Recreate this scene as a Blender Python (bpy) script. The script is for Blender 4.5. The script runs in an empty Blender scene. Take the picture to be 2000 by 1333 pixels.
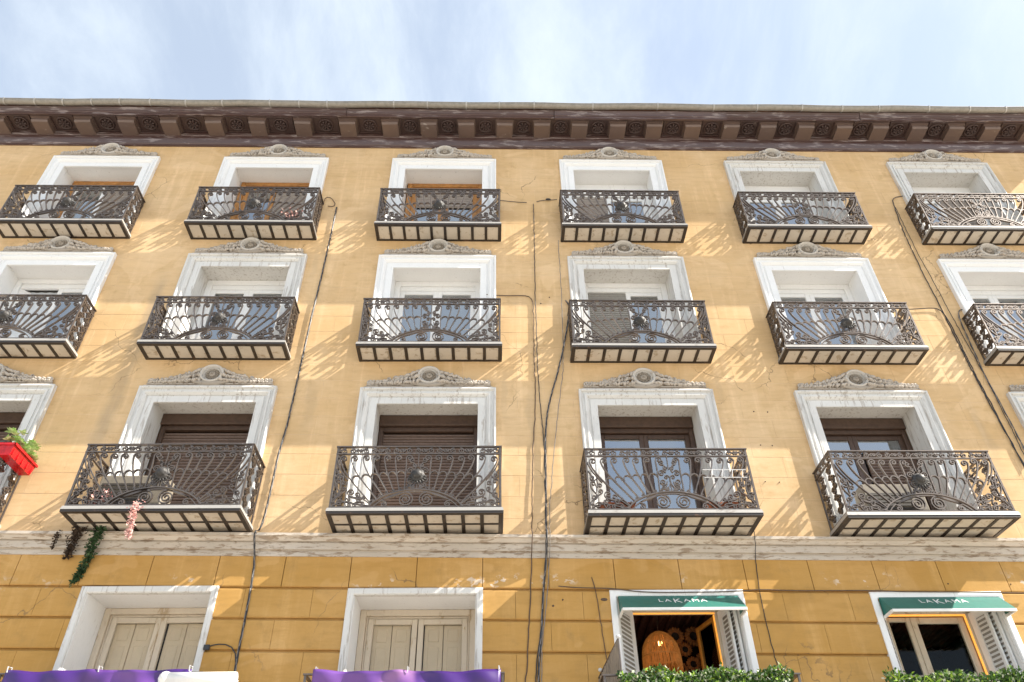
import bpy, math, random
from mathutils import Vector, Matrix
random.seed(7)
PI = math.pi
scene = bpy.context.scene
col = scene.collection
rad = math.radians

# ------------------------------------------------------------------ camera
cam_d = bpy.data.cameras.new("camera")
cam = bpy.data.objects.new("camera", cam_d)
col.objects.link(cam)
scene.camera = cam
pitch, roll, yaw = 0.68560225, -0.01687835, -0.03097155
cp, sp, cr, sr, cy_, sy_ = math.cos(pitch), math.sin(pitch), math.cos(roll), math.sin(roll), math.cos(yaw), math.sin(yaw)
R0, U0, F0 = Vector((1, 0, 0)), Vector((0, -sp, cp)), Vector((0, cp, sp))
R1, U1 = R0 * cr + U0 * sr, U0 * cr - R0 * sr
def yawed(v): return Vector((cy_ * v.x - sy_ * v.y, sy_ * v.x + cy_ * v.y, v.z))
Rv, Uv, Fv = yawed(R1), yawed(U1), yawed(F0)
cam.matrix_world = Matrix(((Rv.x, Uv.x, -Fv.x, 8.0303), (Rv.y, Uv.y, -Fv.y, -9.9111), (Rv.z, Uv.z, -Fv.z, 0.0), (0, 0, 0, 1)))
cam_d.sensor_width = 36.0
cam_d.lens = 26.46
cam_d.clip_start = 0.1
cam_d.clip_end = 2000

# ------------------------------------------------------------------ light
SUN = Vector((4.15, -1.0, 3.8)).normalized()      # towards the sun: low along the street, from the right
elev = math.asin(SUN.z)
world = bpy.data.worlds.new("World")
scene.world = world
world.use_nodes = True
wn, wl = world.node_tree.nodes, world.node_tree.links
wn.clear()
w_out = wn.new("ShaderNodeOutputWorld")
w_bg = wn.new("ShaderNodeBackground")
w_bg.inputs[1].default_value = 0.097
sky = wn.new("ShaderNodeTexSky")
sky.sky_type = 'NISHITA'
sky.sun_disc = False
sky.sun_elevation = elev
sky.sun_rotation = math.atan2(SUN.x, SUN.y)
sky.air_density = 1.0
sky.dust_density = 1.2
sky.ozone_density = 1.2
tc = wn.new("ShaderNodeTexCoord")
mp = wn.new("ShaderNodeMapping")
mp.inputs['Scale'].default_value = (2.4, 0.9, 0.9)
mp.inputs['Rotation'].default_value = (0.0, rad(14), rad(8))
nz = wn.new("ShaderNodeTexNoise")
nz.inputs['Scale'].default_value = 2.3
nz.inputs['Detail'].default_value = 9
nz.inputs['Roughness'].default_value = 0.62
nz.inputs['Distortion'].default_value = 0.35
rp = wn.new("ShaderNodeMapRange")
rp.interpolation_type = 'SMOOTHSTEP'
rp.inputs['From Min'].default_value = 0.36
rp.inputs['From Max'].default_value = 0.78
rp.inputs['To Min'].default_value = 0.50
rp.inputs['To Max'].default_value = 0.95
mx = wn.new("ShaderNodeMix")
mx.data_type = 'RGBA'
mx.inputs[7].default_value = (3.5, 3.9, 4.3, 1)    # sunlit cirrus, in the sky's own units
wl.new(tc.outputs['Generated'], mp.inputs[0])
wl.new(mp.outputs[0], nz.inputs['Vector'])
wl.new(nz.outputs[0], rp.inputs['Value'])
wl.new(rp.outputs[0], mx.inputs[0])
wl.new(sky.outputs[0], mx.inputs[6])
wl.new(mx.outputs[2], w_bg.inputs[0])
wl.new(w_bg.outputs[0], w_out.inputs[0])

sun_d = bpy.data.lights.new("sun", 'SUN')
sun_d.energy = 4.4
sun_d.angle = rad(0.5)
sun_d.color = (1.0, 0.93, 0.82)
sun = bpy.data.objects.new("sun", sun_d)
sun.rotation_euler = SUN.to_track_quat('Z', 'Y').to_euler()
sun.location = (20, -10, 30)
col.objects.link(sun)

scene.view_settings.view_transform = 'Standard'
scene.view_settings.look = 'None'
scene.view_settings.exposure = 1.50
scene.view_settings.gamma = 1.0
scene.view_settings.use_curve_mapping = False
scene.render.engine = 'CYCLES'
scene.cycles.max_bounces = 8
scene.cycles.diffuse_bounces = 5
scene.cycles.transparent_max_bounces = 12
scene.cycles.use_denoising = True

# ------------------------------------------------------------------ materials
def newmat(name):
    m = bpy.data.materials.new(name)
    m.use_nodes = True
    nt = m.node_tree
    return m, nt, nt.nodes['Principled BSDF']

def noise(nt, vec, scale, detail=4, rough=0.55, stretch=None, dist=0.0):
    n = nt.nodes.new("ShaderNodeTexNoise")
    n.inputs['Scale'].default_value = scale
    n.inputs['Detail'].default_value = detail
    n.inputs['Roughness'].default_value = rough
    n.inputs['Distortion'].default_value = dist
    if stretch:
        mpn = nt.nodes.new("ShaderNodeMapping")
        mpn.inputs['Scale'].default_value = stretch
        nt.links.new(vec, mpn.inputs[0])
        vec = mpn.outputs[0]
    nt.links.new(vec, n.inputs['Vector'])
    return n.outputs[0]

def ramp(nt, val, lo, hi, a=0.0, b=1.0):
    r = nt.nodes.new("ShaderNodeMapRange")
    r.interpolation_type = 'SMOOTHSTEP'
    r.inputs['From Min'].default_value = lo
    r.inputs['From Max'].default_value = hi
    r.inputs['To Min'].default_value = a
    r.inputs['To Max'].default_value = b
    nt.links.new(val, r.inputs['Value'])
    return r.outputs[0]

def mixc(nt, fac, a, b, mode='MIX'):
    m = nt.nodes.new("ShaderNodeMix")
    m.data_type = 'RGBA'
    m.blend_type = mode
    for i, v in ((0, fac), (6, a), (7, b)):
        if isinstance(v, (tuple, list)):
            m.inputs[i].default_value = (*v, 1) if len(v) == 3 else v
        elif isinstance(v, (int, float)):
            m.inputs[i].default_value = v
        else:
            nt.links.new(v, m.inputs[i])
    return m.outputs[2]

def mathn(nt, op, a, b=None):
    m = nt.nodes.new("ShaderNodeMath")
    m.operation = op
    for i, v in enumerate((a, b)):
        if v is None: continue
        if isinstance(v, (int, float)): m.inputs[i].default_value = v
        else: nt.links.new(v, m.inputs[i])
    return m.outputs[0]

def bump(nt, bsdf, h, strength, distance):
    b = nt.nodes.new("ShaderNodeBump")
    b.inputs['Strength'].default_value = strength
    b.inputs['Distance'].default_value = distance
    nt.links.new(h, b.inputs['Height'])
    nt.links.new(b.outputs[0], bsdf.inputs['Normal'])

def pos(nt):
    g = nt.nodes.new("ShaderNodeNewGeometry")
    return g

def stucco(name, c1, c2, dirt, blotch=1.0, chips=False):
    m, nt, b = newmat(name)
    g = pos(nt)
    P = g.outputs['Position']
    big = noise(nt, P, 0.55, 5, 0.6)
    c = mixc(nt, ramp(nt, big, 0.32, 0.7), c1, c2)
    streak = noise(nt, P, 1.0, 6, 0.65, (5.5, 5.5, 0.45))
    c = mixc(nt, ramp(nt, streak, 0.48, 0.76, 0, 0.28 * blotch), c, [min(1, x * 1.28 + 0.05) for x in c2])
    brushed = noise(nt, P, 1.0, 6, 0.7, (2.2, 2.2, 12))
    c = mixc(nt, ramp(nt, brushed, 0.42, 0.72, 0, 0.42), c, [x * 0.80 for x in c1])
    isl = ramp(nt, g.outputs['Random Per Island'], 0, 1, 0.965, 1.025)
    hsv = nt.nodes.new("ShaderNodeHueSaturation")
    nt.links.new(isl, hsv.inputs['Value'])
    nt.links.new(c, hsv.inputs['Color'])
    c = hsv.outputs[0]
    blot = noise(nt, P, 3.3, 7, 0.7)
    c = mixc(nt, ramp(nt, blot, 0.52, 0.78, 0, 0.5 * blotch), c, dirt)
    # a long rain stain below the upper left balconies
    sep = nt.nodes.new("ShaderNodeSeparateXYZ")
    nt.links.new(P, sep.inputs[0])
    wob = noise(nt, P, 1.4, 4, 0.6)
    for (sx, z0, z1, w, amt) in ((2.05, 5.4, 9.9, 0.17, 0.62), (5.12, 5.9, 7.6, 0.16, 0.42), (8.62, 4.7, 7.4, 0.09, 0.34), (15.72, 4.8, 7.2, 0.14, 0.3), (4.72, 9.2, 10.6, 0.08, 0.4), (11.72, 6.3, 7.7, 0.07, 0.35), (1.18, 9.3, 10.6, 0.07, 0.35), (8.2, 6.2, 7.7, 0.07, 0.4)):
        dx = mathn(nt, 'ABSOLUTE', mathn(nt, 'SUBTRACT', mathn(nt, 'ADD', sep.outputs[0], mathn(nt, 'MULTIPLY', mathn(nt, 'SUBTRACT', wob, 0.5), 0.35)), sx))
        s1 = ramp(nt, dx, w, 0.02)
        s2 = mathn(nt, 'MULTIPLY', ramp(nt, sep.outputs[2], z0, z0 + 1.2), ramp(nt, sep.outputs[2], z1, z1 - 0.8))
        f = mathn(nt, 'MULTIPLY', mathn(nt, 'MULTIPLY', s1, s2), mathn(nt, 'MULTIPLY', ramp(nt, streak, 0.3, 0.7, 0.4, 1), amt))
        c = mixc(nt, f, c, (0.30, 0.235, 0.16))
    if chips:
        chz = mathn(nt, 'MULTIPLY', ramp(nt, sep.outputs[2], 3.78, 3.86), ramp(nt, sep.outputs[2], 4.05, 3.92))
        cn_ = noise(nt, P, 7, 5, 0.6, (1, 1, 1.3))
        c = mixc(nt, mathn(nt, 'MULTIPLY', chz, mathn(nt, 'MULTIPLY', ramp(nt, cn_, 0.57, 0.61), ramp(nt, big, 0.50, 0.56))), c, (0.62, 0.50, 0.38))
    vo = nt.nodes.new("ShaderNodeTexVoronoi")
    vo.feature = 'DISTANCE_TO_EDGE'
    vo.inputs['Scale'].default_value = 0.62
    wv_ = nt.nodes.new("ShaderNodeVectorMath"); wv_.operation = 'ADD'
    nn = nt.nodes.new("ShaderNodeTexNoise"); nn.inputs['Scale'].default_value = 2.4; nn.inputs['Detail'].default_value = 6
    nt.links.new(P, nn.inputs['Vector'])
    sv = nt.nodes.new("ShaderNodeVectorMath"); sv.operation = 'SCALE'; sv.inputs['Scale'].default_value = 0.5
    nt.links.new(nn.outputs['Color'], sv.inputs[0])
    nt.links.new(P, wv_.inputs[0]); nt.links.new(sv.outputs[0], wv_.inputs[1])
    nt.links.new(wv_.outputs[0], vo.inputs['Vector'])
    crk = mathn(nt, 'MULTIPLY', ramp(nt, vo.outputs['Distance'], 0.0045, 0.0015), ramp(nt, noise(nt, P, 0.7, 2, 0.5), 0.52, 0.60, 0, 0.75))
    c = mixc(nt, crk, c, (0.20, 0.13, 0.07))
    patch = noise(nt, P, 0.9, 3, 0.5, (1, 1, 1.4), 0.6)
    c = mixc(nt, ramp(nt, patch, 0.60, 0.625, 0, 0.22), c, [min(1, x * 1.15 + 0.06) for x in c2])
    c = mixc(nt, ramp(nt, patch, 0.40, 0.36, 0, 0.16), c, dirt)
    fine = noise(nt, P, 60, 5, 0.7)
    c = mixc(nt, ramp(nt, fine, 0.3, 0.7, 0.0, 0.10), c, [x * 0.75 for x in c1])
    pits = noise(nt, P, 26, 3, 0.6)
    c = mixc(nt, ramp(nt, pits, 0.70, 0.78, 0, 0.35), c, [x * 0.55 for x in c1])
    nt.links.new(c, b.inputs['Base Color'])
    b.inputs['Roughness'].default_value = 0.9
    b.inputs['Specular IOR Level'].default_value = 0.25
    bump(nt, b, mixc(nt, 0.5, fine, blot), 0.35, 0.006)
    return m

def paint(name, c, wear_glint_c, wear_glint=0.3, rough=0.6, scale=9.0, stretch=(1, 1, 0.35), bumpy=0.3, spec=0.4, soil=0.25):
    m, nt, b = newmat(name)
    P = pos(nt).outputs['Position']
    n = noise(nt, P, scale, 8, 0.68, stretch, 0.4)
    n2 = noise(nt, P, 1.3, 4, 0.6)
    thr = 0.80 - 0.3 * wear_glint
    cc = mixc(nt, ramp(nt, n2, 0.35, 0.7, 0, soil), c, [x * 0.74 for x in c])
    cc = mixc(nt, ramp(nt, n, thr - 0.05, thr + 0.05, 0, 0.85), cc, wear_glint_c)
    g2 = noise(nt, P, 38, 4, 0.65, (1, 1, 0.4))
    cc = mixc(nt, ramp(nt, g2, 0.5, 0.8, 0, 0.3), cc, [x * 0.7 for x in c])
    nt.links.new(cc, b.inputs['Base Color'])
    b.inputs['Roughness'].default_value = rough
    b.inputs['Specular IOR Level'].default_value = spec
    bump(nt, b, mixc(nt, 0.5, n, g2), bumpy, 0.006)
    return m

def plain(name, c, rough=0.6, metal=0.0, spec=0.5, emit=None, estr=0.0, vary=0.15):
    m, nt, b = newmat(name)
    P = pos(nt).outputs['Position']
    n = noise(nt, P, 14, 5, 0.65)
    cc = mixc(nt, ramp(nt, n, 0.35, 0.7, 0, 1), c, [x * (1 - vary) for x in c])
    nt.links.new(cc, b.inputs['Base Color'])
    b.inputs['Roughness'].default_value = rough
    b.inputs['Metallic'].default_value = metal
    b.inputs['Specular IOR Level'].default_value = spec
    if emit:
        b.inputs['Emission Color'].default_value = (*emit, 1)
        b.inputs['Emission Strength'].default_value = estr
    return m

M = {}
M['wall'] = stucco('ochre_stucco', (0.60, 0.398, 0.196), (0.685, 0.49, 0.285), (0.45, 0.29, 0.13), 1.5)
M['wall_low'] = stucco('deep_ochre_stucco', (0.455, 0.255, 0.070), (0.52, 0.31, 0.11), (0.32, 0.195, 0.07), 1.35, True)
M['joint'] = stucco('pale_joint_stucco', (0.64, 0.465, 0.27), (0.70, 0.53, 0.34), (0.46, 0.32, 0.17))
M['white'] = paint('white_paint', (0.82, 0.82, 0.815), (0.50, 0.475, 0.45), 0.46, 0.55, 16, (1.3, 1.3, 0.16), 0.3, 0.4, 0.15)
M['white_worn'] = paint('worn_white_paint', (0.67, 0.66, 0.635), (0.40, 0.36, 0.32), 0.72, 0.6, 15, (1.5, 1.5, 0.14), 0.5, 0.35, 0.3)
M['plaster'] = paint('carved_plaster', (0.50, 0.45, 0.395), (0.24, 0.20, 0.165), 0.75, 0.8, 15, (1, 1, 1), 0.4, 0.3, 0.4)
M['plaster_dark'] = paint('carved_plaster_dark', (0.36, 0.315, 0.265), (0.17, 0.14, 0.115), 0.6, 0.8, 15, (1, 1, 1), 0.4, 0.3, 0.4)  # darker tone for the medallion's centre and cradle
M['ring'] = paint('pale_carved_ring', (0.58, 0.55, 0.51), (0.32, 0.28, 0.24), 0.6, 0.75, 14, (1, 1, 1), 0.4, 0.3, 0.4)
M['stone'] = paint('ledge_stone', (0.55, 0.485, 0.41), (0.27, 0.20, 0.14), 0.8, 0.8, 10, (0.5, 1, 2.2), 0.6, 0.3, 0.45)
M['soffit'] = paint('soffit_tile', (0.56, 0.50, 0.42), (0.34, 0.27, 0.19), 0.7, 0.85, 7, (1, 1, 1), 0.5, 0.2, 0.5)
M['iron'] = paint('wrought_iron', (0.165, 0.136, 0.118), (0.40, 0.345, 0.30), 0.50, 0.36, 30, (1, 1, 1), 0.2, 0.5, 0.5)  # pale flecks: worn paint plus glints painted into the colour
M['iron'].node_tree.nodes['Principled BSDF'].inputs['Metallic'].default_value = 0.70
M['iron_boss'] = paint('cast_iron_boss', (0.035, 0.032, 0.030), (0.16, 0.14, 0.12), 0.6, 0.55, 20, (1, 1, 1), 0.2, 0.5, 0.2)
M['iron_frame'] = paint('iron_frame', (0.024, 0.017, 0.013), (0.10, 0.052, 0.03), 0.6, 0.5, 12, (1, 1, 1), 0.3, 0.6, 0.3)
M['lip'] = paint('grey_iron_lip', (0.33, 0.315, 0.295), (0.16, 0.13, 0.11), 0.6, 0.45, 9, (0.4, 1, 1), 0.2, 0.6, 0.3)
M['cornice'] = paint('brown_cornice_paint', (0.080, 0.044, 0.039), (0.26, 0.215, 0.21), 0.75, 0.30, 9, (0.25, 1, 1.6), 0.5, 0.7, 0.5)
M['coffer'] = paint('brown_coffer_paint', (0.058, 0.034, 0.030), (0.15, 0.115, 0.10), 0.5, 0.5, 9, (1, 1, 1), 0.4, 0.4, 0.5)
M['bracket'] = paint('brown_bracket_paint', (0.125, 0.083, 0.068), (0.29, 0.245, 0.22), 0.45, 0.42, 7, (0.6, 1, 1.2), 0.4, 0.6, 0.45)
M['zinc'] = plain('weathered_zinc', (0.285, 0.26, 0.225), 0.55, 0.2, 0.5, vary=0.25)
M['zinc_strap'] = plain('gutter_strap_zinc', (0.44, 0.42, 0.39), 0.45, 0.4, 0.5, vary=0.2)
M['brown'] = plain('brown_joinery', (0.085, 0.050, 0.034), 0.45, vary=0.3)
M['slat'] = plain('brown_slat', (0.150, 0.098, 0.074), 0.5, vary=0.25)
M['grey_slat'] = plain('taupe_slat', (0.33, 0.285, 0.25), 0.55, vary=0.2)
M['tan'] = plain('tan_wood', (0.46, 0.215, 0.06), 0.5, vary=0.3)
M['cream'] = paint('cream_joinery', (0.64, 0.55, 0.43), (0.40, 0.29, 0.17), 0.6, 0.6, 10, (1, 1, 0.3), 0.2, 0.3, 0.4)
M['cream_panel'] = paint('cream_shutter_panel', (0.78, 0.63, 0.485), (0.52, 0.39, 0.26), 0.30, 0.55, 8, (1, 1, 0.3), 0.15, 0.35, 0.45)
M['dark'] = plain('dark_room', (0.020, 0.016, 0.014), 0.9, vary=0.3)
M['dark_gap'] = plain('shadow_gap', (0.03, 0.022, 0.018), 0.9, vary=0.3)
M['curtain'] = plain('white_curtain', (0.66, 0.70, 0.74), 0.9, vary=0.12)
M['lace'] = plain('cream_lace', (0.46, 0.44, 0.37), 0.9, vary=0.25)
M['grey_blind'] = plain('grey_blind', (0.30, 0.285, 0.26), 0.8, vary=0.15)
M['green'] = plain('green_canvas', (0.020, 0.160, 0.130), 0.45, spec=0.5, vary=0.15)
M['white_trim'] = plain('white_canvas_trim', (0.78, 0.77, 0.74), 0.6, vary=0.06)
M['letter'] = plain('white_print', (0.80, 0.80, 0.78), 0.6, vary=0.03)
M['red'] = plain('red_plastic', (0.52, 0.010, 0.014), 0.22, vary=0.4)
M['terracotta'] = plain('terracotta_plastic', (0.46, 0.13, 0.045), 0.55, vary=0.2)
M['cable'] = plain('black_cable', (0.030, 0.030, 0.034), 0.5, vary=0.3)
M['cable_brown'] = plain('brown_cable', (0.10, 0.062, 0.040), 0.6, vary=0.3)
M['cable_pale'] = plain('pale_cable', (0.22, 0.20, 0.185), 0.5, vary=0.3)
M['ac'] = plain('beige_casing', (0.26, 0.225, 0.175), 0.55, vary=0.15)
M['louvre_back'] = plain('louvre_backing', (0.34, 0.31, 0.27), 0.8, vary=0.2)
M['grille'] = plain('dark_grille', (0.055, 0.045, 0.036), 0.6, vary=0.2)
M['steel'] = plain('white_steel', (0.58, 0.58, 0.58), 0.35, vary=0.05)
M['bamboo'] = paint('grey_screen_slat', (0.30, 0.255, 0.205), (0.12, 0.10, 0.085), 0.8, 0.75, 14, (4, 4, 0.3), 0.4, 0.3, 0.4)
M['straw'] = plain('woven_straw', (0.36, 0.17, 0.055), 0.8, emit=(1.0, 0.33, 0.05), estr=0.05, vary=0.55)
M['rattan'] = plain('woven_rattan', (0.40, 0.17, 0.05), 0.8, vary=0.45)
M['thatch'] = plain('red_brown_ceiling', (0.21, 0.085, 0.055), 0.85, vary=0.5)
M['bulb'] = plain('lit_bulb', (1, 0.8, 0.5), 0.5, emit=(1.0, 0.50, 0.14), estr=5.0)
M['led'] = plain('lit_led_strip', (1, 0.6, 0.2), 0.5, emit=(1.0, 0.36, 0.03), estr=0.34)
M['amber_wood'] = plain('amber_wood', (0.55, 0.24, 0.035), 0.5, vary=0.2)
M['white_roll'] = plain('white_vinyl', (0.80, 0.79, 0.76), 0.4, vary=0.06)
M['asphalt'] = plain('granite_setts', (0.45, 0.42, 0.375), 0.9, vary=0.2)
M['paving'] = plain('granite_paving', (0.47, 0.44, 0.39), 0.85, vary=0.2)
M['tile'] = plain('roof_tile', (0.36, 0.17, 0.10), 0.85, vary=0.3)
M['towel_a'] = plain('cream_stripe', (0.72, 0.60, 0.36), 0.9, vary=0.1)
M['towel_b'] = plain('brown_stripe', (0.11, 0.065, 0.035), 0.9, vary=0.1)
M['stem'] = plain('plant_stem', (0.10, 0.075, 0.03), 0.8, vary=0.3)
M['dry'] = plain('dry_brown_plant', (0.060, 0.035, 0.020), 0.9, vary=0.5)

def leafmat(name, a, b2, spec=0.35, rough=0.5):
    m, nt, b = newmat(name)
    g = pos(nt)
    c = mixc(nt, g.outputs['Random Per Island'], a, b2)
    nt.links.new(c, b.inputs['Base Color'])
    b.inputs['Roughness'].default_value = rough
    b.inputs['Specular IOR Level'].default_value = spec
    return m
M['leaf'] = leafmat('hedge_leaf', (0.012, 0.042, 0.012), (0.11, 0.22, 0.035))
M['leaf_white'] = leafmat('pale_leaf', (0.30, 0.38, 0.20), (0.62, 0.62, 0.52))
M['leaf_lime'] = leafmat('lime_leaf', (0.20, 0.36, 0.03), (0.36, 0.50, 0.06))
M['succulent'] = leafmat('succulent_leaf', (0.22, 0.38, 0.10), (0.55, 0.60, 0.32))
M['ivy'] = leafmat('ivy_leaf', (0.018, 0.045, 0.018), (0.06, 0.11, 0.04))
M['pink'] = leafmat('pink_leaf', (0.52, 0.22, 0.20), (0.72, 0.50, 0.44))

def glass(name, tint, refl):
    m, nt, b = newmat(name)
    nt.nodes.remove(b)
    out = nt.nodes['Material Output']
    tr = nt.nodes.new("ShaderNodeBsdfTransparent")
    tr.inputs[0].default_value = (*tint, 1)
    gl = nt.nodes.new("ShaderNodeBsdfGlossy")
    gl.inputs['Roughness'].default_value = 0.015
    gl.inputs['Color'].default_value = (0.92, 0.96, 1.0, 1)
    fr = nt.nodes.new("ShaderNodeFresnel")
    fr.inputs['IOR'].default_value = refl
    P = pos(nt).outputs['Position']
    bm = nt.nodes.new("ShaderNodeBump")
    bm.inputs['Strength'].default_value = 0.05
    bm.inputs['Distance'].default_value = 0.02
    nt.links.new(noise(nt, P, 2.2, 2, 0.5), bm.inputs['Height'])
    nt.links.new(bm.outputs[0], gl.inputs['Normal'])
    ms = nt.nodes.new("ShaderNodeMixShader")
    nt.links.new(fr.outputs[0], ms.inputs[0])
    nt.links.new(tr.outputs[0], ms.inputs[1])
    nt.links.new(gl.outputs[0], ms.inputs[2])
    nt.links.new(ms.outputs[0], out.inputs[0])
    return m
M['glass'] = glass('window_glass', (0.80, 0.85, 0.86), 4.2)
M['clear'] = glass('old_window_glass', (0.95, 0.95, 0.92), 1.18)

def bannermat():
    m, nt, b = newmat('purple_banner_print')
    P = pos(nt).outputs['Position']
    n = noise(nt, P, 1.1, 2, 0.4, (1.3, 1, 1.6), 0.8)
    c = mixc(nt, ramp(nt, n, 0.38, 0.60), (0.045, 0.010, 0.135), (0.13, 0.045, 0.25))
    n2 = noise(nt, P, 0.9, 2, 0.4, (1.6, 1, 0.8), 1.0)
    c = mixc(nt, ramp(nt, n2, 0.57, 0.70, 0, 0.8), c, (0.30, 0.14, 0.31))
    nt.links.new(c, b.inputs['Base Color'])
    b.inputs['Roughness'].default_value = 0.38
    b.inputs['Specular IOR Level'].default_value = 0.6
    return m
M['banner'] = bannermat()

# ------------------------------------------------------------------ mesh helpers
class MB:
    def __init__(s): s.v, s.f, s.mi = [], [], []
    def add(s, vs, fs, mi=0):
        o = len(s.v)
        s.v += [tuple(p) for p in vs]
        s.f += [tuple(i + o for i in q) for q in fs]
        s.mi += [mi] * len(fs)
    def box(s, x0, x1, y0, y1, z0, z1, mi=0):
        s.add([(x0, y0, z0), (x1, y0, z0), (x1, y1, z0), (x0, y1, z0), (x0, y0, z1), (x1, y0, z1), (x1, y1, z1), (x0, y1, z1)],
              [(0, 3, 2, 1), (4, 5, 6, 7), (0, 1, 5, 4), (1, 2, 6, 5), (2, 3, 7, 6), (3, 0, 4, 7)], mi)
    def cbox(s, x0, x1, y0, y1, z0, z1, c, mi=0):
        """box with the four front (-y) edges chamfered"""
        s.add([(x0, y1, z0), (x1, y1, z0), (x1, y1, z1), (x0, y1, z1), (x0, y0 + c, z0), (x1, y0 + c, z0), (x1, y0 + c, z1), (x0, y0 + c, z1),
               (x0 + c, y0, z0 + c), (x1 - c, y0, z0 + c), (x1 - c, y0, z1 - c), (x0 + c, y0, z1 - c)],
              [(3, 2, 1, 0), (0, 1, 5, 4), (1, 2, 6, 5), (2, 3, 7, 6), (3, 0, 4, 7), (4, 5, 9, 8), (5, 6, 10, 9), (6, 7, 11, 10), (7, 4, 8, 11), (8, 9, 10, 11)], mi)
    def ribbon(s, pts, w, d, f3, mi=0, taper=None):
        """flat bar swept along a 2-d line; f3(u, v, t) makes the 3-d point, t in 0..1 through the bar's depth"""
        n = len(pts)
        vs = []
        for i, (x, y) in enumerate(pts):
            a = pts[max(0, i - 1)]; b = pts[min(n - 1, i + 1)]
            tx, ty = b[0] - a[0], b[1] - a[1]
            L = math.hypot(tx, ty) or 1
            ww = w * (taper[0] + (taper[1] - taper[0]) * i / (n - 1) if taper else 1) / 2
            nx, ny = -ty / L * ww, tx / L * ww
            vs += [f3(x + nx, y + ny, 0), f3(x - nx, y - ny, 0), f3(x - nx, y - ny, d), f3(x + nx, y + ny, d)]
        fs = []
        for i in range(n - 1):
            a, b = i * 4, i * 4 + 4
            for k in range(4):
                fs.append((a + k, a + (k + 1) % 4, b + (k + 1) % 4, b + k))
        fs += [(3, 2, 1, 0), (n * 4 - 4, n * 4 - 3, n * 4 - 2, n * 4 - 1)]
        s.add(vs, fs, mi)
    def tube(s, pts, r, k=6, mi=0):
        pts = [Vector(p) for p in pts]
        n = len(pts)
        vs, fs = [], []
        for i, p in enumerate(pts):
            t = (pts[min(n - 1, i + 1)] - pts[max(0, i - 1)]).normalized()
            a = t.cross(Vector((0, 1, 0)))
            if a.length < 0.1: a = t.cross(Vector((1, 0, 0)))
            a.normalize(); b = t.cross(a)
            for j in range(k):
                q = p + (a * math.cos(2 * PI * j / k) + b * math.sin(2 * PI * j / k)) * (r[i] if isinstance(r, (list, tuple)) else r)
                vs.append(q)
        for i in range(n - 1):
            for j in range(k):
                fs.append((i * k + j, i * k + (j + 1) % k, (i + 1) * k + (j + 1) % k, (i + 1) * k + j))
        fs += [tuple(range(k))[::-1], tuple((n - 1) * k + j for j in range(k))]
        s.add(vs, fs, mi)
    def blob(s, c, rx, ry, rz, rot=0.0, seg=8, ring=5, mi=0, lobes=0, lob=0.0):
        vs, fs = [], []
        ca, sa = math.cos(rot), math.sin(rot)
        for i in range(ring + 1):
            th = PI * i / ring
            for j in range(seg):
                ph = 2 * PI * j / seg
                m = 1 + lob * math.cos(lobes * ph) * math.sin(th)
                x, z, y = rx * math.sin(th) * math.cos(ph) * m, rz * math.sin(th) * math.sin(ph) * m, -ry * math.cos(th)
                vs.append((c[0] + x * ca - z * sa, c[1] + y, c[2] + x * sa + z * ca))
        for i in range(ring):
            for j in range(seg):
                fs.append((i * seg + j, i * seg + (j + 1) % seg, (i + 1) * seg + (j + 1) % seg, (i + 1) * seg + j))
        s.add(vs, fs, mi)
    def lathe(s, c, prof, seg=24, sx=1.0, sz=1.0, axis='y', mi=0, lobes=0, lob=0.0, jit=0.0):
        """prof: (radius, height) pairs; axis y turns about -y (facing the street), z about +z"""
        vs, fs = [], []
        for (r, h) in prof:
            for j in range(seg):
                a = 2 * PI * j / seg
                m = 1 + lob * math.cos(lobes * a)
                if jit: m *= 1 + random.uniform(-jit, jit)
                if axis == 'y': vs.append((c[0] + r * m * math.cos(a) * sx, c[1] - h, c[2] + r * m * math.sin(a) * sz))
                else: vs.append((c[0] + r * m * math.cos(a), c[1] + r * m * math.sin(a), c[2] + h))
        n = len(prof)
        for i in range(n - 1):
            for j in range(seg):
                q = (i * seg + j, i * seg + (j + 1) % seg, (i + 1) * seg + (j + 1) % seg, (i + 1) * seg + j)
                fs.append(q)
        s.add(vs, fs, mi)
    def strip(s, prof, xs, zf, mi=0, close=True):
        """profile of (depth, z) run along x; zf(x, z) gives the real height"""
        n = len(prof)
        vs, fs = [], []
        for x in xs:
            for (d, z) in prof: vs.append((x, -d, zf(x, z)))
        for i in range(len(xs) - 1):
            for k in range(n - 1 if not close else n):
                a, b = i * n + k, i * n + (k + 1) % n
                fs.append((a, b, b + n, a + n))
        fs += [tuple(range(n))[::-1], tuple((len(xs) - 1) * n + k for k in range(n))]
        s.add(vs, fs, mi)
    def mesh(s, name, mats, smooth=False):
        me = bpy.data.meshes.new(name)
        me.from_pydata(s.v, [], s.f)
        for m in (mats if isinstance(mats, (list, tuple)) else [mats]): me.materials.append(M[m] if isinstance(m, str) else m)
        if len(me.materials) > 1: me.polygons.foreach_set('material_index', s.mi)
        if smooth: me.polygons.foreach_set('use_smooth', [True] * len(me.polygons))
        me.update()
        return me
    def build(s, name, mats, parent=None, smooth=False, loc=(0, 0, 0)):
        return put(name, s.mesh(name, mats, smooth), parent, loc)

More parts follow.
